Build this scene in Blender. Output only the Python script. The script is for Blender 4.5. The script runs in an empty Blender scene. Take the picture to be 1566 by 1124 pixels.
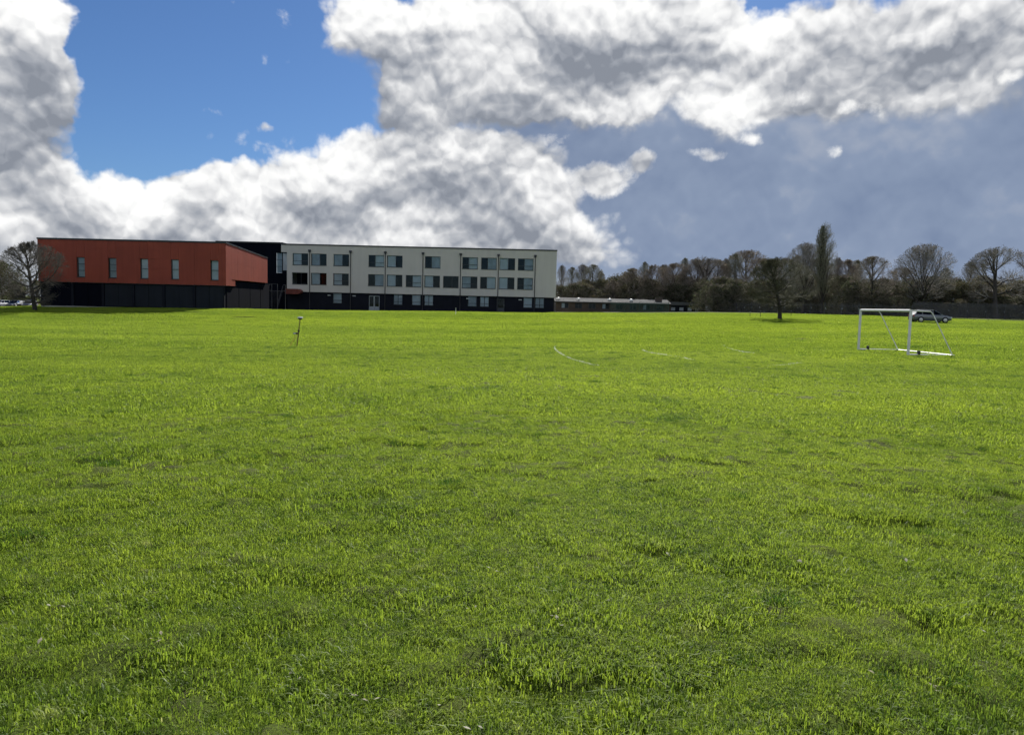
import bpy, math, random
import numpy as np
from mathutils import Vector, Matrix

R_ = math.radians
scene = bpy.context.scene
COL = scene.collection

# ------------------------------------------------------------------ camera
EYE = 1.65
PITCH, ROLL = R_(4.65), R_(1.35)
Fw = Vector((0, math.cos(PITCH), -math.sin(PITCH)))
R0 = Vector((1, 0, 0)); U0 = R0.cross(Fw)
Uc = U0 * math.cos(ROLL) - R0 * math.sin(ROLL)
Rc = Fw.cross(Uc)
cam_d = bpy.data.cameras.new('camera')
cam = bpy.data.objects.new('camera', cam_d); COL.objects.link(cam)
cam_d.sensor_width = 36.0; cam_d.lens = 26.0
cam_d.clip_start = 0.05; cam_d.clip_end = 20000
cam.matrix_world = Matrix(((Rc.x, Uc.x, -Fw.x, 0), (Rc.y, Uc.y, -Fw.y, 0),
                           (Rc.z, Uc.z, -Fw.z, EYE), (0, 0, 0, 1)))
scene.camera = cam
FPX = 1131.0


def direction(px, py):
    """photo pixel -> world direction"""
    d = Fw + Rc * ((px - 783) / FPX) - Uc * ((py - 562) / FPX)
    return d.normalized()


# ------------------------------------------------------------------ exposure
vs = scene.view_settings
vs.view_transform = 'Standard'; vs.look = 'None'; vs.gamma = 1.0; vs.use_curve_mapping = False
vs.exposure = 0.32
scene.render.engine = 'CYCLES'
scene.cycles.max_bounces = 6
scene.cycles.diffuse_bounces = 3
scene.cycles.glossy_bounces = 3
scene.cycles.transmission_bounces = 4
scene.cycles.use_denoising = True
scene.cycles.use_adaptive_sampling = True
scene.cycles.adaptive_threshold = 0.022
scene.cycles.adaptive_min_samples = 20
scene.cycles.transparent_max_bounces = 12

# ------------------------------------------------------------------ sun
SUN_AZ, SUN_EL = R_(11.0), R_(38.0)
sun_dir = Vector((math.sin(SUN_AZ) * math.cos(SUN_EL), math.cos(SUN_AZ) * math.cos(SUN_EL), math.sin(SUN_EL)))
sl = bpy.data.lights.new('sun', 'SUN'); sl.energy = 5.0; sl.angle = R_(0.53); sl.color = (1.0, 0.95, 0.86)
so = bpy.data.objects.new('sun', sl); COL.objects.link(so)
so.rotation_euler = (-sun_dir).to_track_quat('-Z', 'Y').to_euler()
so.location = (0, 0, 60)

# ------------------------------------------------------------------ world: blue sky with broken cumulus
world = bpy.data.worlds.new('World'); scene.world = world; world.use_nodes = True
WT = world.node_tree; WT.nodes.clear()


class S:
    """a node socket with arithmetic"""
    tree = None

    def __init__(s, sock): s.s = sock

    @staticmethod
    def m(op, *a, clamp=False):
        n = S.tree.nodes.new('ShaderNodeMath'); n.operation = op; n.use_clamp = clamp
        for i, v in enumerate(a):
            if isinstance(v, S): S.tree.links.new(v.s, n.inputs[i])
            else: n.inputs[i].default_value = v
        return S(n.outputs[0])

    def __add__(s, o): return S.m('ADD', s, o)
    __radd__ = __add__
    def __mul__(s, o): return S.m('MULTIPLY', s, o)
    __rmul__ = __mul__
    def __sub__(s, o): return S.m('SUBTRACT', s, o)
    def __rsub__(s, o): return S.m('SUBTRACT', o, s)
    def __truediv__(s, o): return S.m('DIVIDE', s, o)
    def sat(s): return S.m('ADD', s, 0.0, clamp=True)
    def exp(s): return S.m('POWER', 2.718281828, s)
    def max(s, o): return S.m('MAXIMUM', s, o)
    def min(s, o): return S.m('MINIMUM', s, o)


def vmath(op, a, b=None, scale=None):
    n = S.tree.nodes.new('ShaderNodeVectorMath'); n.operation = op
    for i, v in enumerate((a, b)):
        if v is None: continue
        if isinstance(v, S): S.tree.links.new(v.s, n.inputs[i])
        else: n.inputs[i].default_value = v
    if scale is not None:
        if isinstance(scale, S): S.tree.links.new(scale.s, n.inputs['Scale'])
        else: n.inputs['Scale'].default_value = scale
    return S(n.outputs['Value'] if op in ('DOT_PRODUCT', 'LENGTH', 'DISTANCE') else n.outputs['Vector'])


def noise(v, scale, detail=6, rough=0.55, lac=2.1, distort=0.0, color=False):
    n = S.tree.nodes.new('ShaderNodeTexNoise'); n.noise_dimensions = '3D'
    S.tree.links.new(v.s, n.inputs['Vector'])
    n.inputs['Scale'].default_value = scale; n.inputs['Detail'].default_value = detail
    n.inputs['Roughness'].default_value = rough; n.inputs['Lacunarity'].default_value = lac
    n.inputs['Distortion'].default_value = distort
    return S(n.outputs['Color' if color else 'Fac'])


def voro(v, scale, detail=0.0, rough=0.5):
    n = S.tree.nodes.new('ShaderNodeTexVoronoi'); n.voronoi_dimensions = '3D'; n.feature = 'F1'
    S.tree.links.new(v.s, n.inputs['Vector'])
    n.inputs['Scale'].default_value = scale
    n.inputs['Detail'].default_value = detail; n.inputs['Roughness'].default_value = rough
    n.inputs['Randomness'].default_value = 1.0
    return S(n.outputs['Distance'])


def smooth(x, a, b, lo=0.0, hi=1.0):
    n = S.tree.nodes.new('ShaderNodeMapRange'); n.interpolation_type = 'SMOOTHSTEP'
    S.tree.links.new(x.s, n.inputs['Value'])
    for k, v in (('From Min', a), ('From Max', b), ('To Min', lo), ('To Max', hi)):
        if isinstance(v, S): S.tree.links.new(v.s, n.inputs[k])
        else: n.inputs[k].default_value = v
    return S(n.outputs['Result'])


def ramp(x, stops, interp='LINEAR'):
    n = S.tree.nodes.new('ShaderNodeValToRGB'); r = n.color_ramp; r.interpolation = interp
    while len(r.elements) < len(stops): r.elements.new(0.5)
    for e, (p, c) in zip(r.elements, stops):
        e.position = p; e.color = (c[0], c[1], c[2], 1)
    S.tree.links.new(x.s, n.inputs['Fac'])
    return S(n.outputs['Color'])


def cmix(fac, a, b, mode='MIX'):
    n = S.tree.nodes.new('ShaderNodeMix'); n.data_type = 'RGBA'; n.blend_type = mode
    for k, v in ((0, fac), (6, a), (7, b)):
        if isinstance(v, S): S.tree.links.new(v.s, n.inputs[k])
        elif k == 0: n.inputs[k].default_value = v
        else: n.inputs[k].default_value = (v[0], v[1], v[2], 1)
    return S(n.outputs[2])


S.tree = WT
tc = WT.nodes.new('ShaderNodeTexCoord')
D0 = vmath('NORMALIZE', S(tc.outputs['Generated']))


def flat(v):
    """direction -> (x/y, z/y) on the half of the sky ahead; far off the chart behind"""
    n = WT.nodes.new('ShaderNodeSeparateXYZ'); WT.links.new(v.s, n.inputs[0])
    y = S(n.outputs[1]).max(0.02)
    c = WT.nodes.new('ShaderNodeCombineXYZ')
    WT.links.new((S(n.outputs[0]) / y).s, c.inputs[0]); WT.links.new((S(n.outputs[2]) / y).s, c.inputs[1])
    return S(c.outputs[0])


def blobs(v, lst):
    """sum of soft elliptical banks of cloud, each at its bearing and height in the sky (radii as rad * 1131)"""
    t = None
    for l in lst:
        px, py, rx, ry = l[:4]
        amp = l[4] if len(l) > 4 else 1.0
        c = direction(px, py); ix, iy = FPX / rx, FPX / ry
        n = WT.nodes.new('ShaderNodeVectorMath'); n.operation = 'MULTIPLY_ADD'
        WT.links.new(v.s, n.inputs[0])
        n.inputs[1].default_value = (ix, iy, 0); n.inputs[2].default_value = (-c.x / c.y * ix, -c.z / c.y * iy, 0)
        q = S(n.outputs[0])
        g = S.m('POWER', 0.3679, vmath('DOT_PRODUCT', q, q))
        t = g * amp if t is None else S.m('MULTIPLY_ADD', g, amp, t)
    return t


def blob(v, *l):
    return blobs(v, [l])


# domain warp so that no bank keeps a smooth outline
wn = noise(D0, 7.0, 5, 0.55, color=True)
wv = vmath('SUBTRACT', wn, (0.5, 0.5, 0.5))
DW = vmath('ADD', D0, vmath('SCALE', wv, scale=0.13))       # for the layout of the banks
DP = vmath('ADD', D0, vmath('SCALE', wv, scale=0.045))      # for the puffs
FW, F0, FP = flat(DW), flat(D0), flat(DP)


def puffs(v):
    """cauliflower heads of the cumulus, large to small"""
    q = vmath('MULTIPLY', v, (1.0, 1.0, 1.12))
    t = None
    for sc, k in ((9.0, -0.55), (19.0, -0.38), (41.0, -0.29), (83.0, -0.17)):
        p = voro(q, sc); t = p * p * k if t is None else S.m('MULTIPLY_ADD', p * p, k, t)
    return t


Pf = puffs(DP)
lift = vmath('ADD', DP, tuple((Vector((sun_dir.x * 0.3, 0.0, 1.0)).normalized() * 0.011)))
lift2 = vmath('MULTIPLY', vmath('ADD', DP, (0.012, 0.0, 0.045)), (1.0, 1.0, 1.12))
pl, pb = voro(vmath('MULTIPLY', DP, (1.0, 1.0, 1.12)), 9.0), voro(lift2, 9.0)
relief = (Pf - puffs(lift)) * 1.5 + (pb * pb - pl * pl) * 0.60
Hh = Pf + noise(DP, 5.0, 5, 0.58) * 0.9
HM = 0.08

low = noise(D0, 2.6, 2, 0.5)
fray = noise(DP, 32.0, 5, 0.65) - 0.5
front = blob(F0, 783, 150, 950, 480)
sunside = blob(F0, 900, -180, 800, 420)
tone = noise(DP, 7.0, 3, 0.5) - 0.5
STOPS = [(0.0, (.140, .188, .295)), (0.2, (.205, .258, .365)), (0.40, (.385, .41, .465)),
         (0.60, (.59, .61, .64)), (0.80, (.83, .84, .845)), (1.0, (.99, .99, .98))]
CUMULUS = [(0.0, (.205, .225, .265)), (0.2, (.285, .305, .345)), (0.38, (.385, .40, .43)), (0.54, (.50, .51, .53)),
           (0.70, (.63, .635, .645)), (0.85, (.735, .738, .74)), (1.0, (.82, .82, .81))]


FU = vmath('ADD', FW, (0.006, 0.050, 0.0))


def bank(lst, thr=0.5, rag=0.62, fr=0.26, w=0.20, rim=0.22, top=0.42, rel=1.0, side=0.52, dark=None, mask=None):
    """one bank of cumulus: opacity and colour; lit on the side of the sun, thin bright rim, grey underneath"""
    m_ = blobs(FW, lst).min(1.3) if mask is None else mask
    d = m_ - thr + (Hh - HM) * rag + fray * fr
    lee = None if mask is not None else m_ - blobs(FU, lst).min(1.3)
    a = smooth(d, 0.0, w if lee is None else (lee * -0.7).max(0.0) + w)      # crisp tops, dissolving undersides
    L = top + smooth(d, 0.28, 0.02, 0.0, rim) + relief * rel + sunside * 0.06 + tone * 0.55 + fray * 0.16
    if lee is not None: L = L + lee * side
    if dark is not None: L = L - dark
    return a, ramp(S.m('MULTIPLY_ADD', L, 0.90, 0.08, clamp=True), CUMULUS)


# the rest of the sky: broken cumulus all round
a_all, c_all = bank(None, mask=(low - 0.5) * 3.0 + 0.62 - front * 0.95 * smooth(vmath('DOT_PRODUCT', D0, (0, 1, 0)), 0.02, 0.3))
# the grey-blue bank low on the right, smooth and far
m = blobs(FW, [(1310, 320, 430, 130), (1010, 320, 250, 85, .9), (1500, 190, 220, 130, .7), (1800, 250, 300, 300, .8), (790, 345, 120, 45, .8), (850, 215, 180, 70, .95), (1250, 190, 220, 60, .7), (700, 250, 90, 60, .6), (1080, 150, 110, 110, .8), (1300, 440, 700, 90, 1.0), (1340, 60, 120, 60, .7), (1165, -8, 60, 36, -1.0)])
d = m - 0.36 + (Hh - HM) * 0.30
a_str = smooth(d, 0.0, 0.55)
c_str = ramp((0.14 + relief * 0.10 + tone * 0.60 + (low - 0.5) * 0.12 + smooth(d, 0.75, 0.0) * 0.36).sat(), STOPS)
# the cumulus low on the left, rising to the middle
deepL = blobs(FW, [(750, 320, 85, 45, .45), (800, 250, 90, 45, .22), (870, 370, 90, 30, .25), (500, 320, 80, 35, .25), (250, 345, 120, 25, .22), (70, 320, 110, 45, .30), (600, 200, 50, 40, .3), (680, 300, 45, 30, .2)])
m = ([(40, 330, 150, 80), (230, 332, 120, 66), (380, 340, 110, 62), (520, 290, 105, 68), (650, 270, 110, 95), (760, 335, 130, 60, .62), (880, 375, 140, 55, .52), (735, 230, 95, 55, .8), (815, 285, 85, 55, .62), (330, 440, 450, 95, 1.3), (430, 345, 260, 55, .7)])
deepL = deepL - blobs(FW, [(240, 265, 110, 26, .2), (440, 225, 60, 30, .24), (660, 345, 40, 30, .35), (560, 345, 60, 18, .2), (200, 350, 60, 18, .15), (700, 215, 45, 30, .25)])
a_low, c_low = bank(m, 0.45, w=0.34, dark=deepL)
# the tall cumulus on the left edge
deepC = blobs(FW, [(30, 260, 80, 45, .35), (60, 210, 60, 30, .15), (30, 110, 50, 40, .15)])
m = ([(20, 20, 95, 60), (62, 140, 70, 62), (40, 262, 95, 60), (10, 80, 70, 70), (150, 65, 40, 30, -.4), (-60, 180, 120, 160)])
a_lft, c_lft = bank(m, 0.45, rag=0.85, w=0.3, dark=deepC)
# the great cloud in the middle
deepM = blobs(FW, [(930, 95, 115, 55, .30), (660, 55, 90, 30, .25), (610, 175, 50, 40, .42), (820, 205, 110, 30, .30), (1040, 40, 60, 40, .15), (780, 150, 60, 25, .15)])
m = ([(545, 30, 95, 75), (680, 90, 120, 85), (620, 165, 72, 60), (800, 130, 120, 75), (930, 90, 140, 90), (1010, 25, 130, 75), (780, 30, 130, 60), (930, 175, 110, 30, .7), (1040, 110, 80, 70, .8), (1165, -8, 55, 32, -.9)])
deepM = deepM - blobs(FW, [(520, 60, 50, 60, .22), (850, 40, 90, 35, .20), (745, 120, 70, 40, .22), (960, 175, 90, 22, .22), (720, 200, 45, 35, .25)])
a_mid, c_mid = bank(m, 0.5, rag=0.8, w=0.3, dark=deepM)
# the long cloud on the upper right with its bright near end
deepR = blobs(FW, [(1420, 95, 140, 45, .34), (1300, 150, 120, 45, .28), (1560, 130, 100, 60, .25)])
m = ([(1140, 140, 75, 80), (1230, 65, 105, 70), (1390, 70, 150, 80), (1520, 75, 130, 80), (1300, 150, 140, 42, .75), (1700, 60, 200, 120), (1340, 20, 90, 50, .6), (1095, 185, 48, 38, .7), (1165, -8, 50, 30, -.9)])
deepR = deepR - blobs(FW, [(1150, 130, 70, 75, .34), (1240, 50, 80, 40, .2), (1480, 40, 120, 30, .2)])
a_rgt, c_rgt = bank(m, 0.5, top=0.42, w=0.5, dark=deepR)
# small near scraps of cloud, in front of the grey bank and in the blue gap
scr = blobs(FP, [(915, 275, 58, 28, 1.2), (985, 247, 26, 20, 1.15), (725, 207, 40, 32, 1.1), (1345, 165, 30, 22, .8), (1295, 160, 26, 16, .75),
                 (1283, 230, 20, 14, .7), (1150, 212, 34, 18, .8), (1085, 240, 34, 16, .72), (1215, 145, 40, 18, .9), (1540, 125, 40, 18, .9),
                 (1470, 270, 20, 14, .5), (325, 172, 28, 16, .66), (402, 200, 28, 14, .85), (338, 120, 26, 14, .56), (470, 155, 28, 16, .58),
                 (355, 5, 24, 14, .7), (435, 35, 24, 40, .58), (405, 98, 16, 16, .5), (845, 218, 34, 18, .75)])
a_scr, c_scr = bank(None, 0.46, rag=0.75, fr=0.85, w=0.45, top=0.62, mask=scr)

sky = WT.nodes.new('ShaderNodeTexSky'); sky.sky_type = 'NISHITA'; sky.sun_disc = False
sky.sun_elevation = SUN_EL; sky.sun_rotation = SUN_AZ
sky.altitude = 60; sky.air_density = 1.0; sky.dust_density = 0.25; sky.ozone_density = 1.6
STR = 0.10
blue = cmix(1.0, S(sky.outputs['Color']), (0.30, 0.43, 0.62), 'MULTIPLY')
K = 1.0 / STR
elev = vmath('DOT_PRODUCT', D0, (0, 0, 1))
band = smooth(elev, 0.07, 0.0) * 0.5      # paler air low on the horizon


def background(layers):
    c = cmix(1.0, blue, (STR, STR, STR), 'MULTIPLY')
    for a_, c_ in layers: c = cmix(a_, c, c_)
    c = cmix(band, c, (.40, .45, .52))
    n = WT.nodes.new('ShaderNodeBackground'); n.inputs['Strength'].default_value = STR
    WT.links.new(cmix(1.0, c, (K, K, K), 'MULTIPLY').s, n.inputs['Color'])
    return n


# the named banks all lie ahead; behind, the broken cumulus goes on alone
ahead = S.m('GREATER_THAN', vmath('DOT_PRODUCT', D0, (0, 1, 0)), 0.02)
mxw = WT.nodes.new('ShaderNodeMixShader'); WT.links.new(ahead.s, mxw.inputs[0])
WT.links.new(background([(a_all, c_all)]).outputs[0], mxw.inputs[1])
WT.links.new(background([(a_all, c_all), (a_str, c_str), (a_low, c_low), (a_lft, c_lft), (a_mid, c_mid), (a_rgt, c_rgt), (a_scr, c_scr)]).outputs[0], mxw.inputs[2])
wo = WT.nodes.new('ShaderNodeOutputWorld'); WT.links.new(mxw.outputs[0], wo.inputs['Surface'])
world.cycles.sampling_method = 'MANUAL'; world.cycles.sample_map_resolution = 512

# ------------------------------------------------------------------ small tools
def mesh_obj(name, verts, faces, mat, parent=None, loc=None, smooth=False):
    me = bpy.data.meshes.new(name)
    me.from_pydata([tuple(v) for v in verts], [], faces)
    if mat is not None: me.materials.append(mat)
    if smooth: me.polygons.foreach_set('use_smooth', [True] * len(me.polygons))
    return link(name, me, parent, loc)


def link(name, me, parent=None, loc=None):
    o = bpy.data.objects.new(name, me); COL.objects.link(o)
    if parent is not None: o.parent = parent
    if loc is not None: o.location = loc
    return o


def empty(name, loc=(0, 0, 0), rz=0.0):
    o = bpy.data.objects.new(name, None); COL.objects.link(o)
    o.location = loc; o.rotation_euler = (0, 0, rz); o.empty_display_size = 0.3
    return o


def tag(o, label, cat, group=None):
    o['label'] = label; o['category'] = cat
    if group: o['group'] = group
    return o


def copy_tree(o, parent=None):
    c = o.copy(); COL.objects.link(c); c.parent = parent
    for ch in list(o.children):
        copy_tree(ch, c)
    return c


class MB:
    """collects shapes into one mesh"""
    def __init__(s): s.v = []; s.f = []

    def add(s, v, f):
        n = len(s.v); s.v += [tuple(x) for x in v]; s.f += [tuple(i + n for i in q) for q in f]; return s

    def box(s, x0, x1, y0, y1, z0, z1):
        return s.add([(x0, y0, z0), (x1, y0, z0), (x1, y1, z0), (x0, y1, z0), (x0, y0, z1), (x1, y0, z1), (x1, y1, z1), (x0, y1, z1)],
                     [(0, 3, 2, 1), (4, 5, 6, 7), (0, 1, 5, 4), (1, 2, 6, 5), (2, 3, 7, 6), (3, 0, 4, 7)])

    def prism(s, prof, y0, y1, axis='y'):
        """profile (a, b) polygon, counter-clockwise, swept along an axis"""
        n = len(prof)
        if axis == 'y': P = [(a, y0, b) for a, b in prof] + [(a, y1, b) for a, b in prof]
        elif axis == 'x': P = [(y0, a, b) for a, b in prof] + [(y1, a, b) for a, b in prof]
        else: P = [(a, b, y0) for a, b in prof] + [(a, b, y1) for a, b in prof]
        F = [tuple(range(n)), tuple(range(2 * n - 1, n - 1, -1))] + [(i, i + n, (i + 1) % n + n, (i + 1) % n) for i in range(n)]
        return s.add(P, F)

    def tube(s, pts, r, sides=10, cap=True):
        pts = [Vector(p) for p in pts]
        rr = r if isinstance(r, (list, tuple)) else [r] * len(pts)
        V = []; F = []
        for i, p in enumerate(pts):
            t = (pts[min(i + 1, len(pts) - 1)] - pts[max(i - 1, 0)]).normalized()
            a = t.cross(Vector((0, 0, 1)) if abs(t.z) < 0.9 else Vector((1, 0, 0))).normalized(); b = t.cross(a)
            for k in range(sides):
                q = 2 * math.pi * k / sides
                V.append(p + (a * math.cos(q) + b * math.sin(q)) * rr[i])
        for i in range(len(pts) - 1):
            for k in range(sides):
                k2 = (k + 1) % sides
                F.append((i * sides + k, i * sides + k2, (i + 1) * sides + k2, (i + 1) * sides + k))
        if cap:
            F.append(tuple(range(sides - 1, -1, -1))); F.append(tuple((len(pts) - 1) * sides + k for k in range(sides)))
        return s.add(V, F)

    def lathe(s, prof, c=(0, 0, 0), axis='z', n=20):
        """profile of (radius, height)"""
        V = []; F = []
        for r, h in prof:
            for k in range(n):
                q = 2 * math.pi * k / n; a, b = r * math.cos(q), r * math.sin(q)
                p = (a, b, h) if axis == 'z' else ((a, h, b) if axis == 'y' else (h, a, b))
                V.append((c[0] + p[0], c[1] + p[1], c[2] + p[2]))
        for i in range(len(prof) - 1):
            for k in range(n):
                k2 = (k + 1) % n
                F.append((i * n + k, i * n + k2, (i + 1) * n + k2, (i + 1) * n + k))
        F.append(tuple(range(n - 1, -1, -1))); F.append(tuple((len(prof) - 1) * n + k for k in range(n)))
        return s.add(V, F)

    def build(s, name, mat, parent=None, loc=None, smooth=False):
        o = mesh_obj(name, s.v, s.f, mat, parent, loc, smooth)
        return o


# ------------------------------------------------------------------ materials
def material(name, col, rough=0.6, var=0.0, scale=1.0, col2=None, metallic=0.0, bump=0.0, bscale=40.0, spec=0.5, coat=0.0, streak=0.0):
    """plain surface with uneven tone, fine relief and optional rain streaks"""
    m = bpy.data.materials.new(name); m.use_nodes = True
    t = m.node_tree; S.tree = t
    b = t.nodes['Principled BSDF']
    b.inputs['Roughness'].default_value = rough; b.inputs['Metallic'].default_value = metallic
    b.inputs['Specular IOR Level'].default_value = spec; b.inputs['Coat Weight'].default_value = coat
    g = t.nodes.new('ShaderNodeNewGeometry'); pos = S(g.outputs['Position'])
    c2 = col2 or tuple(c * (1 - var) for c in col)
    if var or col2:
        n = noise(pos, scale, 6, 0.6)
        f = smooth(n, 0.32, 0.68)
        if streak:
            st = noise(vmath('MULTIPLY', pos, (1.0, 1.0, 0.06)), 1.6, 5, 0.65)
            f = (f * (1 - streak) + smooth(st, 0.4, 0.65) * streak).sat()
        t.links.new(cmix(f, col, c2).s, b.inputs['Base Color'])
    else:
        b.inputs['Base Color'].default_value = (*col, 1)
    if bump:
        bn = t.nodes.new('ShaderNodeBump'); bn.inputs['Strength'].default_value = bump; bn.inputs['Distance'].default_value = 0.01
        t.links.new(noise(pos, bscale, 4, 0.6).s, bn.inputs['Height']); t.links.new(bn.outputs[0], b.inputs['Normal'])
    return m


M = dict(
    red=material('red_cladding', (.325, .064, .040), .6, .22, .35, streak=.5, spec=.3),
    red_dark=material('red_brown_metal', (.20, .05, .035), .5, .3, 2.0),
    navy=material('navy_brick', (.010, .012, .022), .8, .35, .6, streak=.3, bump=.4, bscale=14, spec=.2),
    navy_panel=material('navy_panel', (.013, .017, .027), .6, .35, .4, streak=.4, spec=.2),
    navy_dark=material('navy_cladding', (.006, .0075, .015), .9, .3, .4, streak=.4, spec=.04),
    render=material('white_render', (.63, .605, .57), .85, .08, .25, streak=.5, bump=.15, bscale=60),
    trim=material('dark_trim', (.03, .032, .038), .45, .2, 2.0),
    soffit=material('soffit', (.08, .08, .085), .7, .2, 1.0),
    roofing=material('grey_roofing', (.22, .225, .23), .6, .2, .3),
    frame=material('window_frame', (.045, .05, .06), .4),
    blind=material('pale_blind', (.74, .78, .82), .8, .15, .8),
    blind2=material('grey_blind', (.54, .59, .65), .8, .25, .8),
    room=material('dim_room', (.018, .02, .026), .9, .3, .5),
    pipe=material('downpipe', (.03, .03, .035), .4),
    concrete=material('concrete', (.40, .385, .35), .85, .25, .8, bump=.3),
    white_paint=material('white_paint', (.86, .86, .845), .35, .12, 3.0),
    galv=material('galvanised_steel', (.42, .43, .44), .4, .25, 3.0, metallic=.7),
    black=material('black_rubber', (.02, .02, .021), .75),
    black_plastic=material('black_plastic', (.03, .03, .032), .45),
    pale_roof=material('pale_metal_roof', (.13, .133, .136), .9, .25, .4, streak=.3, spec=.05),
    brown_brick=material('brown_brick', (.085, .065, .055), .85, .35, .8, bump=.3, bscale=14),
    green_mesh=material('green_fence_paint', (.03, .075, .06), .45),
    grey_fence=material('grey_fence_paint', (.085, .085, .095), .5, .3, .6),
    sign=material('pale_sign', (.62, .66, .68), .5, .2, 3.0),
    bark=material('bark', (.07, .06, .052), .9, .45, 5.0, bump=.6, bscale=18),
    twig=material('twigs', (.29, .27, .24), .9, .3, 1.0),
    twig_red=material('reddish_twigs', (.30, .255, .215), .9, .3, 1.0),
    twig_olive=material('olive_twigs', (.27, .265, .195), .9, .3, 1.0),
    twig_dark=material('dark_twigs', (.13, .118, .10), .9, .3, 1.0),
    twig_olive_dark=material('dark_olive_twigs', (.125, .125, .08), .9, .3, 1.0),
    olive=material('dark_olive_pole', (.24, .19, .04), .5, .2, 4.0),
    amber=material('yellow_pole', (.55, .40, .05), .45, .1, 5.0),
    chrome=material('bright_alloy', (.55, .56, .58), .28, .1, 6.0, metallic=.9),
    lamp_glass=material('lamp_glass', (.75, .77, .8), .08, spec=.8),
    red_lamp=material('red_lamp', (.35, .02, .02), .15),
    plate=material('number_plate', (.70, .70, .66), .4),
)


def glass_material(name, tint):
    m = bpy.data.materials.new(name); m.use_nodes = True; t = m.node_tree; t.nodes.clear()
    tr = t.nodes.new('ShaderNodeBsdfTransparent'); tr.inputs[0].default_value = (*tint, 1)
    gl = t.nodes.new('ShaderNodeBsdfGlossy'); gl.inputs['Roughness'].default_value = 0.03
    fr = t.nodes.new('ShaderNodeFresnel'); fr.inputs['IOR'].default_value = 1.30
    mx = t.nodes.new('ShaderNodeMixShader'); o = t.nodes.new('ShaderNodeOutputMaterial')
    t.links.new(fr.outputs[0], mx.inputs[0]); t.links.new(tr.outputs[0], mx.inputs[1]); t.links.new(gl.outputs[0], mx.inputs[2])
    t.links.new(mx.outputs[0], o.inputs[0])
    return m


M['glass'] = glass_material('window_glass', (.88, .92, .94))
M['car_glass'] = glass_material('car_glass', (.22, .24, .26))


def paint(name, col, rough=.35, metallic=.4):
    return material(name, col, rough, .12, 3.0, metallic=metallic, coat=.6)


def leaf_material(name, col, col2, trans):
    m = bpy.data.materials.new(name); m.use_nodes = True; t = m.node_tree; t.nodes.clear(); S.tree = t
    g = t.nodes.new('ShaderNodeNewGeometry'); pos = S(g.outputs['Position'])
    c = cmix(smooth(noise(pos, .9, 4, .6), .35, .65), col, col2)
    d = t.nodes.new('ShaderNodeBsdfDiffuse'); tr = t.nodes.new('ShaderNodeBsdfTranslucent')
    mx = t.nodes.new('ShaderNodeMixShader'); mx.inputs[0].default_value = trans
    o = t.nodes.new('ShaderNodeOutputMaterial')
    t.links.new(c.s, d.inputs[0]); t.links.new(c.s, tr.inputs[0])
    t.links.new(d.outputs[0], mx.inputs[1]); t.links.new(tr.outputs[0], mx.inputs[2]); t.links.new(mx.outputs[0], o.inputs[0])
    return m


M['ivy'] = leaf_material('ivy_leaves', (.075, .092, .05), (.11, .115, .065), .35)
M['scrub'] = leaf_material('scrub_leaves', (.095, .10, .05), (.14, .12, .07), .4)
M['bud'] = leaf_material('spring_buds', (.14, .14, .075), (.17, .145, .09), .4)

# ------------------------------------------------------------------ the lie of the land
rng = np.random.default_rng(7)
CTRL = np.array([
    (0, 0, 0), (-6, 2, 0), (6, 2, 0), (0, 8, -.03), (-10, 12, -.12), (10, 12, -.05), (0, 20, -.16), (-14, 24, -.32), (14, 24, -.15),
    (-10.2, 35, -.47), (18.6, 37, -.20), (4, 38, -.36), (30, 40, .05), (-30, 45, -.75), (0, 55, -.50), (22, 60, .10), (45, 60, .50),
    (-30, 70, -.75), (0, 80, -.22), (30.5, 85, 1.0), (50, 89, .95), (-45, 86, -.30), (-56, 85, -.52), (-37.5, 86.5, -.10), (-50, 97, .45), (-38, 98, .58),
    (-63, 97, .20), (-72, 97, -.25), (-38, 112, .30), (-8, 105, .62), (-40, 127, .22), (-16, 127, .62), (7.4, 127, .88), (20, 115, 1.08),
    (36, 100, 1.25), (52, 108, 1.50), (70, 112, 1.50), (90, 112, 1.55), (36, 140, 1.6), (12, 150, .85), (38, 165, 1.4), (-101, 150, -.86), (-80, 110, -.35),
    (-60, 170, .2), (0, 190, 1.2), (70, 150, 1.7), (-130, 60, -.9), (130, 60, 1.2), (-60, -40, 0), (60, -40, .1), (0, -60, 0),
    (-250, 200, -.8), (250, 200, 2.0), (0, 320, 1.5), (-200, 350, .2), (220, 350, 2.0)], float)


def _tps(r2):
    return np.where(r2 > 1e-9, r2 * np.log(np.maximum(r2, 1e-9)), 0.0)


_C = CTRL[:, :2] / 50.0
_n = len(_C)
_K = _tps(((_C[:, None] - _C[None]) ** 2).sum(-1)) + 0.004 * np.eye(_n)
_P = np.c_[np.ones(_n), _C]
_A = np.block([[_K, _P], [_P.T, np.zeros((3, 3))]])
_wt = np.linalg.solve(_A, np.r_[CTRL[:, 2], np.zeros(3)])


def vnoise(x, y, seed=0):
    xi, yi = np.floor(x), np.floor(y); fx, fy = x - xi, y - yi
    fx = fx * fx * (3 - 2 * fx); fy = fy * fy * (3 - 2 * fy)

    def h(a, b):
        t = np.sin(a * 127.1 + b * 311.7 + seed * 74.7) * 43758.5453
        return t - np.floor(t)
    return (h(xi, yi) * (1 - fx) + h(xi + 1, yi) * fx) * (1 - fy) + (h(xi, yi + 1) * (1 - fx) + h(xi + 1, yi + 1) * fx) * fy


def fbm(x, y, seed=0, o=4):
    t = 0; a = 1.0; s = 0
    for k in range(o):
        t = t + a * vnoise(x * 2.03 ** k, y * 2.03 ** k, seed + k * 13); s += a; a *= .5
    return t / s


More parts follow.
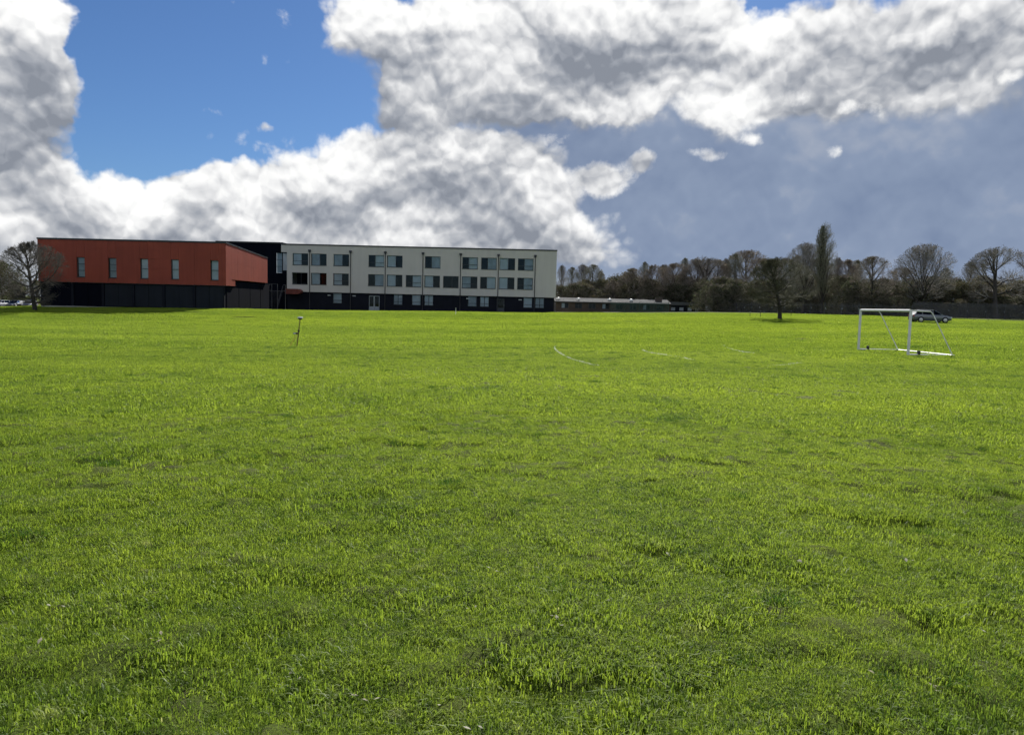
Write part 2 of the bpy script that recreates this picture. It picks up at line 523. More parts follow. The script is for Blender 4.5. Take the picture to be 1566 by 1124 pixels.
def lie(x, y):
    x = np.atleast_1d(np.asarray(x, float)); y = np.atleast_1d(np.asarray(y, float))
    out = np.empty(len(x))
    for i in range(0, len(x), 20000):
        q = np.c_[x[i:i + 20000], y[i:i + 20000]] / 50.0
        k = _tps(((q[:, None] - _C[None]) ** 2).sum(-1))
        out[i:i + 20000] = k @ _wt[:_n] + _wt[_n] + q @ _wt[_n + 1:]
    r = np.hypot(x, y - 60)
    w = np.clip((r - 200) / 180, 0, 1); w = w * w * (3 - 2 * w)
    out = np.clip(out, -1.6, 2.6)
    return out * (1 - w) + 1.2 * w


def ground(x, y):
    """height of the turf, with its small humps close to"""
    x = np.atleast_1d(np.asarray(x, float)); y = np.atleast_1d(np.asarray(y, float))
    r = np.hypot(x, y)
    b = (fbm(x * 1.1, y * 1.1, 3, 3) - .5) * .10 + (fbm(x * 3.1, y * 3.1, 9, 2) - .5) * .10 + (vnoise(x * 7.3 + .3, y * 7.3, 31) - .5) * .072 * np.exp(-(r / 30) ** 2)
    return lie(x, y) + b * np.exp(-(r / 28) ** 2) + (fbm(x * .12, y * .12, 5, 2) - .5) * .16 * np.clip(r / 15, 0, 1) * np.exp(-(r / 160) ** 2)


def gz(x, y): return float(ground([x], [y])[0])


def spaced(stops):
    out = []
    for (a, b, st) in stops: out += list(np.arange(a, b, st))
    return np.array(out + [stops[-1][1]])


xs = np.unique(np.r_[-spaced([(0, 6, .065), (6, 11, .14), (11, 16, .35), (16, 40, 1.2), (40, 110, 3.5), (110, 300, 15), (300, 4000, 370)]),
                     spaced([(0, 6, .065), (6, 11, .14), (11, 16, .35), (16, 40, 1.2), (40, 110, 3.5), (110, 300, 15), (300, 4000, 370)])])
ys = np.unique(np.r_[-spaced([(0, 60, 4), (60, 3000, 300)]), spaced([(0, 2, .3), (2, 8, .065), (8, 13, .14), (13, 24, .35), (24, 60, 1.2), (60, 180, 2.5), (180, 360, 12), (360, 5000, 400)])])
GX, GY = np.meshgrid(xs, ys)
GZ = ground(GX.ravel(), GY.ravel())
nx, ny = len(xs), len(ys)
idx = np.arange(nx * ny).reshape(ny, nx)
quads = np.stack([idx[:-1, :-1], idx[:-1, 1:], idx[1:, 1:], idx[1:, :-1]], -1).reshape(-1, 4)


def np_mesh(name, V, F):
    """fast mesh from numpy arrays of one polygon size"""
    me = bpy.data.meshes.new(name); k = F.shape[1]
    me.vertices.add(len(V)); me.vertices.foreach_set('co', V.astype(np.float32).ravel())
    me.loops.add(F.size); me.loops.foreach_set('vertex_index', F.astype(np.int32).ravel())
    me.polygons.add(len(F)); me.polygons.foreach_set('loop_start', np.arange(0, F.size, k, dtype=np.int32))
    try: me.polygons.foreach_set('loop_total', np.full(len(F), k, dtype=np.int32))
    except Exception: pass
    me.update(calc_edges=True); me.validate()
    return me


gm = np_mesh('grass_field', np.c_[GX.ravel(), GY.ravel(), GZ], quads)
gm.polygons.foreach_set('use_smooth', [True] * len(gm.polygons))


def turf_colours(pos):
    """worn, lush and yellowed areas of the field, shared by the turf and the blades"""
    q = vmath('MULTIPLY', pos, (1, 1, 0))
    big = noise(vmath('MULTIPLY', q, (.5, 1.6, 0)), .055, 4, .6)
    mid = noise(q, .55, 4, .6)
    fine = noise(q, 3.4, 4, .62)
    return big, mid, fine


def ground_material():
    m = bpy.data.materials.new('turf'); m.use_nodes = True; t = m.node_tree; S.tree = t
    b = t.nodes['Principled BSDF']; b.inputs['Roughness'].default_value = .9; b.inputs['Specular IOR Level'].default_value = .1
    g = t.nodes.new('ShaderNodeNewGeometry'); pos = S(g.outputs['Position'])
    big, mid, fine = turf_colours(pos)
    c = cmix(smooth(big, .36, .64), (.085, .125, .014), (.120, .155, .017))
    c = cmix(smooth(mid, .45, .72) * .5, c, (.150, .165, .030))
    c = cmix(smooth(fine, .46, .34) * .8, c, (.060, .052, .030))
    c = cmix(smooth(noise(pos, 70.0, 4, .7), .42, .62) * .75, c, (.045, .052, .018))
    t.links.new(c.s, b.inputs['Base Color'])
    bn = t.nodes.new('ShaderNodeBump'); bn.inputs['Strength'].default_value = .9; bn.inputs['Distance'].default_value = .02
    t.links.new(noise(pos, 55.0, 4, .7).s, bn.inputs['Height']); t.links.new(bn.outputs[0], b.inputs['Normal'])
    return m


M['turf'] = ground_material()
gm.materials.append(M['turf'])
field = link('grass_field', gm); field['kind'] = 'structure'

# ------------------------------------------------------------------ buildings
def wall_mesh(x0, x1, z0, z1, y, holes, depth=.30):
    """front wall in the plane y, facing -y, with reveals round its openings"""
    mb = MB()
    X = sorted({x0, x1, *[h[0] for h in holes], *[h[1] for h in holes]})
    Z = sorted({z0, z1, *[h[2] for h in holes], *[h[3] for h in holes]})
    for a, b in zip(X[:-1], X[1:]):
        for c, d in zip(Z[:-1], Z[1:]):
            mx, mz = (a + b) / 2, (c + d) / 2
            if any(h[0] < mx < h[1] and h[2] < mz < h[3] for h in holes): continue
            mb.add([(a, y, c), (b, y, c), (b, y, d), (a, y, d)], [(0, 1, 2, 3)])
    for a, b, c, d in holes:
        q = y + depth
        mb.add([(a, y, c), (b, y, c), (b, y, d), (a, y, d), (a, q, c), (b, q, c), (b, q, d), (a, q, d)],
               [(0, 4, 5, 1), (1, 5, 6, 2), (2, 6, 7, 3), (3, 7, 4, 0)])
    return mb


def window(parent, x0, x1, z0, z1, y, splits=(), transoms=(), blinds=(), name='window', bar=.06, blindmat=None):
    """frame with mullions; its panes, the blind and the sill are pieces of it. blinds: indices of panes with a blind drawn"""
    cx, cz = (x0 + x1) / 2, z0
    w, h = (x1 - x0) / 2, z1 - z0
    fr = MB()
    fr.box(-w, -w + bar, .16, .23, 0, h).box(w - bar, w, .16, .23, 0, h)
    fr.box(-w + bar, w - bar, .16, .23, 0, bar).box(-w + bar, w - bar, .16, .23, h - bar, h)
    vx = [-w + bar] + [-w + s * 2 * w for s in splits] + [w - bar]
    for s in splits: fr.box(-w + s * 2 * w - bar / 2, -w + s * 2 * w + bar / 2, .15, .24, bar, h - bar)
    for s in transoms:
        for a, b in zip(vx[:-1], vx[1:]): fr.box(a, b, .155, .235, s * h - bar / 2, s * h + bar / 2)
    o = fr.build(name, M['frame'], parent, (cx, y, cz))
    for i, (a, b) in enumerate(zip(vx[:-1], vx[1:])):
        e = bar / 2 if splits else 0
        pa, pb = a + (e if i else 0), b - (e if i < len(vx) - 2 else 0)
        MB().box(pa, pb, .185, .197, bar, h - bar).build('pane', M['glass'], o)
        if i in blinds:
            MB().box(pa + .02, pb - .02, .34, .36, .02 + h * .02, h - .02).build('blind', blindmat or M['blind'], o)
    MB().box(-w - .04, w + .04, -.07, .155, -.05, -.003).build('sill', M['trim'], o)
    return o


# --- white classroom block, three storeys
FY = 131.0
block = empty('classroom_block', (-16, FY, .5))
tag(block, 'long three storey white rendered building with a dark ground floor', 'building')
block_inv = Vector((-16, FY, .5))


def under(parent, base):
    """parts are drawn in world metres and hung on their thing"""
    for o in parent.children:
        o.location = Vector(o.location) - base


cw = 2.73
X3 = lambda v: -38.99 + (v - 45) * .01907
up = [(45, 'L'), (215, 'L'), (422, 'l'), (745, 'R'), (915, 'L'), (1265, 'R'), (1609, 'R'), (1783, 'r'), (1952, 'L'), (2122, 'R')]
mid_ = [(40, ''), (215, 'L'), (420, 'L'), (742, 'R'), (915, 'L'), (1090, 'R'), (1262, 'L'), (1435, ''), (1608, 'l'), (1777, 'R'), (1950, 'L'), (2120, 'R')]
UZ0, UZ1, MZ0, MZ1 = 8.17, 10.20, 4.82, 6.85
holes = [(X3(v), X3(v) + cw, UZ0, UZ1) for v, _ in up] + [(X3(v), X3(v) + cw, MZ0, MZ1) for v, _ in mid_]
XL, XR = -40.0, 7.4
wall_mesh(XL, XR, 3.5, 11.62, FY, holes).build('upper_wall', M['render'], block)
MB().box(-41.0, XL, FY, FY + .30, 10.35, 11.62).build('corner_fascia', M['render'], block)
MB().box(XR - .3, XR, FY + .32, FY + 15, 3.5, 11.62).build('side_wall', M['render'], block)
MB().box(XL, XL + .3, FY + .32, FY + 15, 3.5, 11.62).build('side_wall', M['render'], block)
MB().box(XL, XR, FY + 15.02, FY + 15.3, .0, 11.62).build('back_wall', M['render'], block)
MB().box(-41.05, XR + .08, FY - .08, FY + 15.4, 11.624, 11.84).build('roof_edge', M['trim'], block)
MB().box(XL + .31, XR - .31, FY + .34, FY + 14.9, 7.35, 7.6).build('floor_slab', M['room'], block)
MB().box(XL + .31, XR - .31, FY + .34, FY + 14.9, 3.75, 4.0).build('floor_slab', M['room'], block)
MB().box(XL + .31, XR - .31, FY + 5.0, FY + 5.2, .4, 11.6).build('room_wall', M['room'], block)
for q, (v, k) in enumerate(up + mid_):
    z0, z1 = (UZ0, UZ1) if q < len(up) else (MZ0, MZ1)
    left = k in 'Ll'
    sp = .57 if left else .41
    window(block, X3(v), X3(v) + cw, z0, z1, FY, (sp,), (.36,) if q % 3 == 0 else (),
           blinds=() if not k else ((0,) if left else (1,)), blindmat=M['blind2'] if k in 'lr' or q % 4 == 1 else M['blind'])
# ground floor, set back a little
GY0 = FY + .25
gfw = [412, 975, 1145, 1260, 1665, 1777, 2180, 2290]
gh = [(X3(v), X3(v) + 1.6, 1.62, 3.40) for v in gfw]
doors = [(-25.6, -23.7, .5, 3.1), (-3.0, -1.6, .8, 3.1)]
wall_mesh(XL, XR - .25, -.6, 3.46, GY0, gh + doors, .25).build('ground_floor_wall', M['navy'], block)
MB().box(XR - .5, XR - .25, GY0 + .27, FY + 15, -.6, 3.46).build('ground_floor_side_wall', M['navy'], block)
MB().box(XL, XR - .01, FY + .01, GY0 - .004, 3.465, 3.497).build('soffit', M['soffit'], block)
for q, v in enumerate(gfw):
    window(block, X3(v), X3(v) + 1.6, 1.62, 3.40, GY0, (.5,) if q % 2 else (), (.3,), blinds=(0, 1) if q % 2 else (0,), blindmat=M['blind2'] if q % 3 == 1 else M['blind'])
for a, b, c, d in doors:
    n = 2 if b - a > 1.5 else 1
    for k in range(n):
        x0 = a + (b - a) * k / n + .02; x1 = a + (b - a) * (k + 1) / n - .02
        dr = MB()
        dr.box(x0, x0 + .1, GY0 + .1, GY0 + .16, c, d).box(x1 - .1, x1, GY0 + .1, GY0 + .16, c, d)
        dr.box(x0 + .1, x1 - .1, GY0 + .1, GY0 + .16, c, c + .7).box(x0 + .1, x1 - .1, GY0 + .1, GY0 + .16, d - .12, d)
        o = dr.build('door', M['galv'] if n == 2 else M['frame'], block)
        MB().box(x0 + .1, x1 - .1, GY0 + .12, GY0 + .135, c + .7, d - .12).build('pane', M['glass'], o)
        MB().box(x1 - .07, x1 - .04, GY0 + .03, GY0 + .1, c + .9, c + 1.3).build('handle', M['galv'], o)
# rainwater pipes with hopper heads
for v in (203, 580, 900, 1247, 1594, 1942, 2281):
    x = X3(v)
    o = MB().tube([(x, FY - .09, .5), (x, FY - .09, 10.5)], .065, 8).build('downpipe', M['pipe'], block)
    MB().prism([(x - .12, 10.42), (x + .12, 10.42), (x + .22, 10.62), (x + .22, 10.86), (x - .22, 10.86), (x - .22, 10.62)], FY - .30, FY - .005).build('hopper', M['pipe'], o)
for v in (380, 612, 1040, 1205, 1665, 2150):
    x = X3(v)
    MB().box(x - .28, x + .28, GY0 - .14, GY0 - .003, 2.92, 3.06).build('wall_light', M['sign'], block)
# red-brown canopy over the corner door
MB().prism([(-39.9, 3.05), (-37.6, 3.05), (-37.25, 3.25), (-37.12, 3.5), (-37.25, 3.78), (-37.6, 3.96), (-39.9, 3.96)], FY - 1.5, FY - .004).build('door_canopy', M['red_dark'], block)
under(block, block_inv)

# --- dark link block between the two
LB = Vector((-46, 134, .5))
linkb = empty('link_block', LB); tag(linkb, 'dark navy stair block between the red hall and the white building', 'building')
lx0, lx1 = -53.0, -41.02
slot = [(-42.3, -41.2, 6.7, 10.3)]
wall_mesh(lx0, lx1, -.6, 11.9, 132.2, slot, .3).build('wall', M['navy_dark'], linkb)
MB().box(lx0, lx0 + .3, 132.52, 146, -.6, 11.9).build('side_wall', M['navy_dark'], linkb)
MB().box(lx1 - .3, lx1, 132.52, 146, -.6, 11.9).build('side_wall', M['navy_dark'], linkb)
MB().box(-52.95, lx1 - .02, 132.05, 146.2, 11.904, 12.12).build('roof_edge', M['trim'], linkb)
window(linkb, *slot[0], 132.2, (), (.33, .66), blinds=(0,), blindmat=M['blind2'])
MB().box(-41.0, XL - .02, FY + .9, FY + 1.1, -.6, 10.33).build('recess_wall', M['navy_dark'], linkb)
MB().box(-40.95, XL - .05, FY + .84, FY + .89, 7.2, 10.2).build('recess_glazing', M['blind2'], linkb)
under(linkb, LB)

# --- red sports hall
HY = 98.0
HB = Vector((-50, HY, .3))
hall = empty('sports_hall', HB); tag(hall, 'red clad hall with narrow tall windows over a dark lower storey', 'building')
hx0, hx1, hy1 = -62.7, -37.95, 114.5
ztop = lambda y: 9.22 - (y - HY) * .055
wz0, wz1 = 4.28, 6.86
wx = [(-57.62, -56.55), (-53.45, -52.38), (-49.26, -48.20), (-45.20, -44.17), (-40.0, -38.95)]
hh = [(a, b, wz0, wz1) for a, b in wx]
wall_mesh(hx0 + .1, hx1 - .1, 3.62, 9.1, HY + .04, hh, .3).build('backing_wall', M['red'], hall)
for q, (a, b) in enumerate(wx):
    window(hall, a, b, wz0, wz1, HY, (), (.34, .67) if q < 2 else (.5,), blinds=(0,), blindmat=M['blind2'] if q < 2 else M['blind'])
cuts = [hx0]
for a, b in wx:
    n = max(1, round((a - cuts[-1]) / 2.2)); c0 = cuts[-1]
    cuts += [c0 + (a - c0) * k / n for k in range(1, n + 1)] + [b]
cuts += [hx1]
zc = [3.6, wz0, (wz0 + wz1) / 2, wz1, 8.0, 9.1]
for a, b in zip(cuts[:-1], cuts[1:]):
    for c, d in zip(zc[:-1], zc[1:]):
        if any(w0 - .01 < a and b < w1 + .01 for w0, w1 in wx) and wz0 - .01 < c and d < wz1 + .01: continue
        MB().box(a + .008, b - .008, HY, HY + .037, c + .008, d - .008).build('cladding_panel', M['red'], hall)
# right end wall: its top falls with the roof, its foot steps up behind the corner
mbk = MB().prism([(HY + .35, 3.62), (101.4, 3.62), (101.4, 4.42), (hy1, 4.5), (hy1, ztop(hy1) - .12), (HY + .35, ztop(HY) - .12)], hx1 - .30, hx1 - .05, 'x')
mbk.build('backing_wall', M['red'], hall)
yc = list(np.linspace(HY, hy1, 9))
for a, b in zip(yc[:-1], yc[1:]):
    zlo = 3.6 if b < 101.0 else 4.47
    if a < 101.4 < b: zlo = 4.47
    za, zb = ztop(a) - .12, ztop(b) - .12
    zm = (zlo + (za + zb) / 2) / 2
    for (z0a, z0b, z1a, z1b) in ((zlo, zlo, zm, zm), (zm, zm, za, zb)):
        MB().prism([(a + .008, z0a + .008), (b - .008, z0b + .008), (b - .008, z1b - .008), (a + .008, z1a - .008)], hx1 - .045, hx1, 'x').build('cladding_panel', M['red'], hall)
MB().box(hx0, hx0 + .3, HY + .1, hy1, 3.62, ztop(hy1) - .2).build('side_wall', M['red'], hall)
MB().box(hx0, hx1 - .3, hy1 - .3, hy1 - .01, -.4, ztop(hy1) - .2).build('back_wall', M['navy_dark'], hall)
rf = MB().prism([(HY - .06, ztop(HY) - .11), (hy1 + .1, ztop(hy1) - .11), (hy1 + .1, ztop(hy1) + .07), (HY - .06, ztop(HY) + .09)], hx0 - .06, hx1 + .06, 'x')
rf.build('roof', M['trim'], hall)
# lower storey of dark panels between piers
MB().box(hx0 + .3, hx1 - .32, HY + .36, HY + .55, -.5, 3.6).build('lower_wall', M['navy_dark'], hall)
MB().box(hx1 - .55, hx1 - .32, HY + .56, 116.2, -.5, 4.3).build('lower_side_wall', M['navy_dark'], hall)
bays = np.linspace(hx0 + .3, hx1 - .32, 7)
for k, (a, b) in enumerate(zip(bays[:-1], bays[1:])):
    MB().box(a - .16, a + .16, HY + .18, HY + .355, -.5, 3.55).build('pier', M['navy'], hall)
    n = 2
    for j in range(n):
        p0 = a + .2 + (b - a - .4) * j / n; p1 = a + .2 + (b - a - .4) * (j + 1) / n
        MB().box(p0 + .02, p1 - .02, HY + .29, HY + .355, .55, 3.45).build('lower_panel', M['navy_panel'] if k >= 2 else M['navy_dark'], hall)
MB().box(hx1 - .48, hx1 - .32, HY + .18, HY + .355, -.5, 3.55).build('pier', M['navy'], hall)
for k, (a, b) in enumerate(((99, 103.2), (103.4, 107.6), (107.8, 112), (112.2, 116))):
    MB().box(hx1 - .315, hx1 - .27, a, b, .5, 3.5 if k == 0 else 4.25).build('lower_panel', M['navy_dark'], hall)
MB().box(hx0 + .02, hx1 - .02, HY + .045, HY + .355, 3.555, 3.598).build('soffit', M['soffit'], hall)
MB().box(hx0 + .3, hx1 - .3, HY - .02, HY + .28, -.5, .45).build('plinth', M['concrete'], hall)
under(hall, HB)

# --- steel escape stair in the corner
SB = Vector((-39.6, 124, gz(-39.6, 124)))
st = empty('escape_stair', SB); tag(st, 'grey steel escape stair in the dark corner by the white building', 'stair')
for (x, y) in ((-1.3, -2.6), (1.0, -2.6), (-1.3, 1.6), (1.0, 1.6)):
    MB().tube([(x, y, 0), (x, y, 4.3)], .06, 6).build('post', M['grey_fence'], st)
MB().box(-1.4, 1.1, .4, 1.7, 3.2, 3.28).build('landing', M['grey_fence'], st)
for k in range(16):
    y = -2.5 + k * .18; z = .2 + k * .19
    MB().box(-1.2, .9, y, y + .24, z, z + .035).build('tread', M['grey_fence'], st)
for x in (-1.3, 1.0):
    MB().tube([(x, -2.6, 1.1), (x, .4, 4.25), (x, 1.6, 4.28)], .03, 6).build('handrail', M['grey_fence'], st)
    for k in range(9):
        y = -2.4 + k * .33
        z = .35 + (y + 2.5) * 1.05
        MB().tube([(x, y, z), (x, y, z + .98)], .014, 5).build('baluster', M['grey_fence'], st)
MB().tube([(-1.3, -2.6, 4.28), (1.0, -2.6, 4.28)], .03, 6).build('top_rail', M['grey_fence'], st)

# --- long low building on the right
LO = Vector((25, 160, 1.1))
low_b = empty('low_building', LO); tag(low_b, 'long low single storey building with a pale sloping roof', 'building')
ax0, ax1, ay = 9.0, 33.5, 158.0
nwin = [(ax0 + 1.2 + k * 2.9, ax0 + 2.7 + k * 2.9, 1.75, 2.85) for k in range(8)]
ldoor = [(ax0 + .1, ax0 + .9, .6, 2.9)]
wall_mesh(ax0, ax1, 0, 3.2, ay, nwin, .25).build('wall', M['brown_brick'], low_b)
MB().box(ax0, ax0 + .3, ay + .27, ay + 8, 0, 3.2).build('side_wall', M['brown_brick'], low_b)
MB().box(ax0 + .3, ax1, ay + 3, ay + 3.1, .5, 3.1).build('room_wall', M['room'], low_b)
for q, w in enumerate(nwin):
    window(low_b, *w, ay, (.5,), (), blinds=(0,) if q % 3 == 0 else (), blindmat=M['blind2'])
rp = [(ay - .5, 3.05), (ay - .5, 3.16), (ay + 4, 4.05), (ay + 8.5, 3.16), (ay + 8.5, 3.05)]
nsh = 12
for k in range(nsh):       # roof sheets with standing seams
    a = ax0 - .3 + (ax1 - ax0 + .3) * k / nsh; b = ax0 - .3 + (ax1 - ax0 + .3) * (k + 1) / nsh
    MB().prism([(ay - .5, 3.0), (ay + 4, 3.86), (ay + 4, 4.02), (ay - .5, 3.16)], a + .01, b - .01, 'x').build('roof_sheet', M['pale_roof'], low_b)
MB().prism([(ay + 4.01, 3.86), (ay + 8.5, 3.0), (ay + 8.5, 3.16), (ay + 4.01, 4.02)], ax0 - .3, ax1, 'x').build('rear_roof', M['pale_roof'], low_b)
MB().box(ax0 - .3, ax1, ay - .62, ay - .505, 2.98, 3.12).build('gutter', M['trim'], low_b)
for x in (9.6, 13.9, 20.6, 25.2):
    MB().lathe([(.42, 3.45), (.42, 3.75), (.36, 3.92), (.2, 4.02), (.03, 4.05)], (x, ay + 1.4, 0), n=12).build('rooflight_dome', M['white_paint'], low_b, smooth=True)  # rooflights painted white, so the sun's glint on them sits in the colour
MB().box(30.6, 31.9, ay + 1.6, ay + 3.0, 3.5, 4.35).build('roof_vent', M['brown_brick'], low_b)
under(low_b, LO)
LO2 = Vector((37, 163, 1.3))
low2 = empty('low_building', LO2); tag(low2, 'small dark hut with a thin grey roof at the right end of the low building', 'building')
MB().box(33.6, 40.4, 160, 167, 0, 2.9).build('wall', M['navy_panel'], low2)
MB().prism([(33.5, 2.905), (40.9, 2.905), (38.6, 3.5), (35, 3.62), (33.5, 3.62)], 159.5, 167.4).build('roof', M['pale_roof'], low2)
for x in (34.4, 36.2, 38.0, 39.6):
    o = MB().box(x - .5, x + .5, 159.93, 159.996, 1.7, 2.5).build('window', M['frame'], low2)
    MB().box(x - .42, x + .42, 159.9, 159.926, 1.78, 2.42).build('pane', M['blind2'], o)
under(low2, LO2)


# --- pale paths in front of the buildings
def drape(name, pts, w, mat, lift=.05, step=1.0):
    P = [Vector((*p, 0)) for p in pts]; line = []
    for a, b in zip(P[:-1], P[1:]):
        n = max(1, int((b - a).length / step)); line += [a.lerp(b, k / n) for k in range(n)]
    line.append(P[-1])
    V = []; F = []
    for i, p in enumerate(line):
        t = (line[min(i + 1, len(line) - 1)] - line[max(i - 1, 0)]).normalized(); n = Vector((-t.y, t.x, 0))
        for s in (-w / 2, 0, w / 2):
            q = p + n * s; V.append((q.x, q.y, gz(q.x, q.y) + lift))
        if i:
            k = 3 * i; F += [(k - 3, k, k + 1, k - 2), (k - 2, k + 1, k + 2, k - 1)]
    o = mesh_obj(name, V, F, mat); o['kind'] = 'structure'
    return o


drape('path', [(-37.5, 114), (-33, 121), (-20, 124.5), (0, 124.5), (12, 126), (14, 146)], 1.8, M['concrete'])
drape('path', [(8.5, 150.5), (22, 152.5)], 2.4, M['concrete'])
drape('car_park', [(-140, 152), (-100, 152), (-66, 150)], 16, M['concrete'])

# ------------------------------------------------------------------ trees
def ground_at(px, Y, py=478):
    d = direction(px, py); x = d.x / d.y * Y
    return x, Y, gz(x, Y)


def height_at(px, py, Y):
    d = direction(px, py)
    return EYE + d.z / d.y * Y


def tubes_np(segs, sides=3):
    """segments (p0, p1, r0, r1) -> one mesh of small tapered tubes"""
    A = np.array([[*s[0], *s[1], s[2], s[3]] for s in segs], float)
    p0, p1, r0, r1 = A[:, :3], A[:, 3:6], A[:, 6:7], A[:, 7:8]
    t = p1 - p0; t /= np.maximum(np.linalg.norm(t, axis=1, keepdims=True), 1e-9)
    ref = np.where(np.abs(t[:, 2:3]) < .9, np.array([[0, 0, 1.]]), np.array([[1., 0, 0]]))
    a = np.cross(t, ref); a /= np.linalg.norm(a, axis=1, keepdims=True); b = np.cross(t, a)
    n = len(A); V = np.empty((n, 2 * sides, 3))
    for k in range(sides):
        q = 2 * math.pi * k / sides
        o = a * math.cos(q) + b * math.sin(q)
        V[:, k] = p0 + o * r0; V[:, sides + k] = p1 + o * r1
    base = (np.arange(n) * 2 * sides)[:, None]
    F = np.concatenate([np.stack([base[:, 0] + k, base[:, 0] + (k + 1) % sides, base[:, 0] + sides + (k + 1) % sides, base[:, 0] + sides + k], 1) for k in range(sides)])
    return V.reshape(-1, 3), F


def leaf_quads(pts, size, seed, jit):
    g = np.random.default_rng(seed); n = len(pts)
    c = pts + g.normal(0, jit, (n, 3))
    a = g.normal(0, 1, (n, 3)); a /= np.linalg.norm(a, axis=1, keepdims=True)
    b = np.cross(a, g.normal(0, 1, (n, 3))); b /= np.linalg.norm(b, axis=1, keepdims=True)
    s = size * g.uniform(.6, 1.4, (n, 1)); a = a * s; b = b * s * .6
    V = np.stack([c - a, c - b, c + a, c + b], 1).reshape(-1, 3)
    return V, np.arange(4 * n).reshape(n, 4)


def grow(seed, H=10.0, trunk=.32, r=.26, limbs=12, lean=(25, 55), kids=(0, 8, 7, 6), up=.10, wob=.16, env=(.42, .56, .52), twig=.014, crook=1.0, reach=.95, full=True):
    """a bare tree filling an egg-shaped crown; env = (half width, centre height, half height) in tree heights.
    returns (trunk and limb segments, branch and twig segments, twig ends)"""
    rd = random.Random(seed)
    big, small, ends = [], [], []
    ex, cz, ez = env[0] * H, env[1] * H, env[2] * H

    def rvec(): return Vector((rd.gauss(0, 1), rd.gauss(0, 1), rd.gauss(0, 1)))

    def way_out(p, d):
        """distance along d to the skin of the crown"""
        px_, py_, pz_ = p.x / ex, p.y / ex, (p.z - cz) / ez; dx, dy, dz = d.x / ex, d.y / ex, d.z / ez
        A = dx * dx + dy * dy + dz * dz; B = px_ * dx + py_ * dy + pz_ * dz; C = px_ * px_ + py_ * py_ + pz_ * pz_ - 1
        q = B * B - A * C
        return (-B + math.sqrt(q)) / A if q > 0 else 0.0

    def branch(p, d, L, rad, lev):
        n = (6, 6, 4, 3, 2)[lev]
        pts = [(p, rad, d)]
        for i in range(n):
            d = (d + rvec() * wob * (.4 if lev == 0 else .8) * crook + Vector((0, 0, up * (1 if lev else .2)))).normalized()
            p = p + d * (L / n)
            pts.append((p, max(rad * (1 - .75 * (i + 1) / n), twig * .5), d))
        out = big if lev <= 1 else small
        for a, b in zip(pts[:-1], pts[1:]): out.append((a[0], b[0], a[1], b[1]))
        if lev == 4:
            ends.append(pts[-1][0]); return
        nk = limbs if lev == 0 else kids[lev]
        for k in range(nk):
            f = (trunk + (1 - trunk) * (k + rd.random() * .8) / nk) if lev == 0 else (.20 + .80 * (k + rd.random()) / nk)
            f = min(f, .99)
            j = f * n; i = min(int(j), n - 1); w = j - i
            q = pts[i][0].lerp(pts[i + 1][0], w); rr = pts[i][1] * (1 - w) + pts[i + 1][1] * w; dd = pts[i][2]
            if lev == 0:
                ang = R_(lean[1] + (lean[0] - lean[1]) * (k + rd.random()) / nk)
                az = k * 2.4 + rd.random() * .9
                ax = Vector((math.cos(az), math.sin(az), 0)); side = (ax - dd * ax.dot(dd)).normalized()
            else:
                ang = R_(rd.uniform(20, 52)); v = rvec(); side = (v - dd * v.dot(dd)).normalized()
            nd = dd * math.cos(ang) + side * math.sin(ang)
            free = way_out(q, nd)
            LL = free * rd.uniform(.82, 1.0) * reach if lev == 0 else min(L * (.62, .62, .58, .55)[lev] * rd.uniform(.75, 1.15), free * rd.uniform(.92, 1.06))
            if LL < .12: LL = .12 + .1 * rd.random()
            branch(q, nd, LL, min(rr * .6, rad * .55) if lev < 3 else twig, lev + 1)

    branch(Vector((0, 0, -.1)), Vector((0, 0, 1)), (cz + ez) * (.94 if full else .55), r, 0)
    return big, small, np.array([tuple(e) for e in ends])


TREES = {}


def prototype(name, twigmat, leaves=None, barkmat='bark', **kw):
    big, small, ends = grow(**kw)
    allp = np.array([tuple(s[1]) for s in big + small]); top = np.percentile(allp[:, 2], 98.5)
    V, F = tubes_np(big, 6); tm = np_mesh('trunk', V, F); tm.materials.append(M[barkmat])
    tm.polygons.foreach_set('use_smooth', [True] * len(tm.polygons))
    V, F = tubes_np(small, 3); cm = np_mesh('crown', V, F); cm.materials.append(M[twigmat])
    lm = None
    if leaves:
        mat, per, size, jit, zmax = leaves
        e = ends[ends[:, 2] < zmax * top]
        lv, lf = leaf_quads(np.repeat(e, per, 0), size, kw['seed'] + 5, jit)
        lm = np_mesh('leaves', lv, lf); lm.materials.append(M[mat])
    TREES[name] = (tm, cm, lm, top)


def tree(proto, label, loc, H, rz=0.0, sx=1.0, name='bare_tree', group=None, cat='tree'):
    tm, cm, lm, top = TREES[proto]
    k = H / top
    o = empty(name, loc, rz); o.scale = (k * sx, k * sx, k)
    link('trunk', tm, o); c = link('crown', cm, o)
    if lm is not None: link('leaves', lm, c)
    tag(o, label, cat, group)
    return o


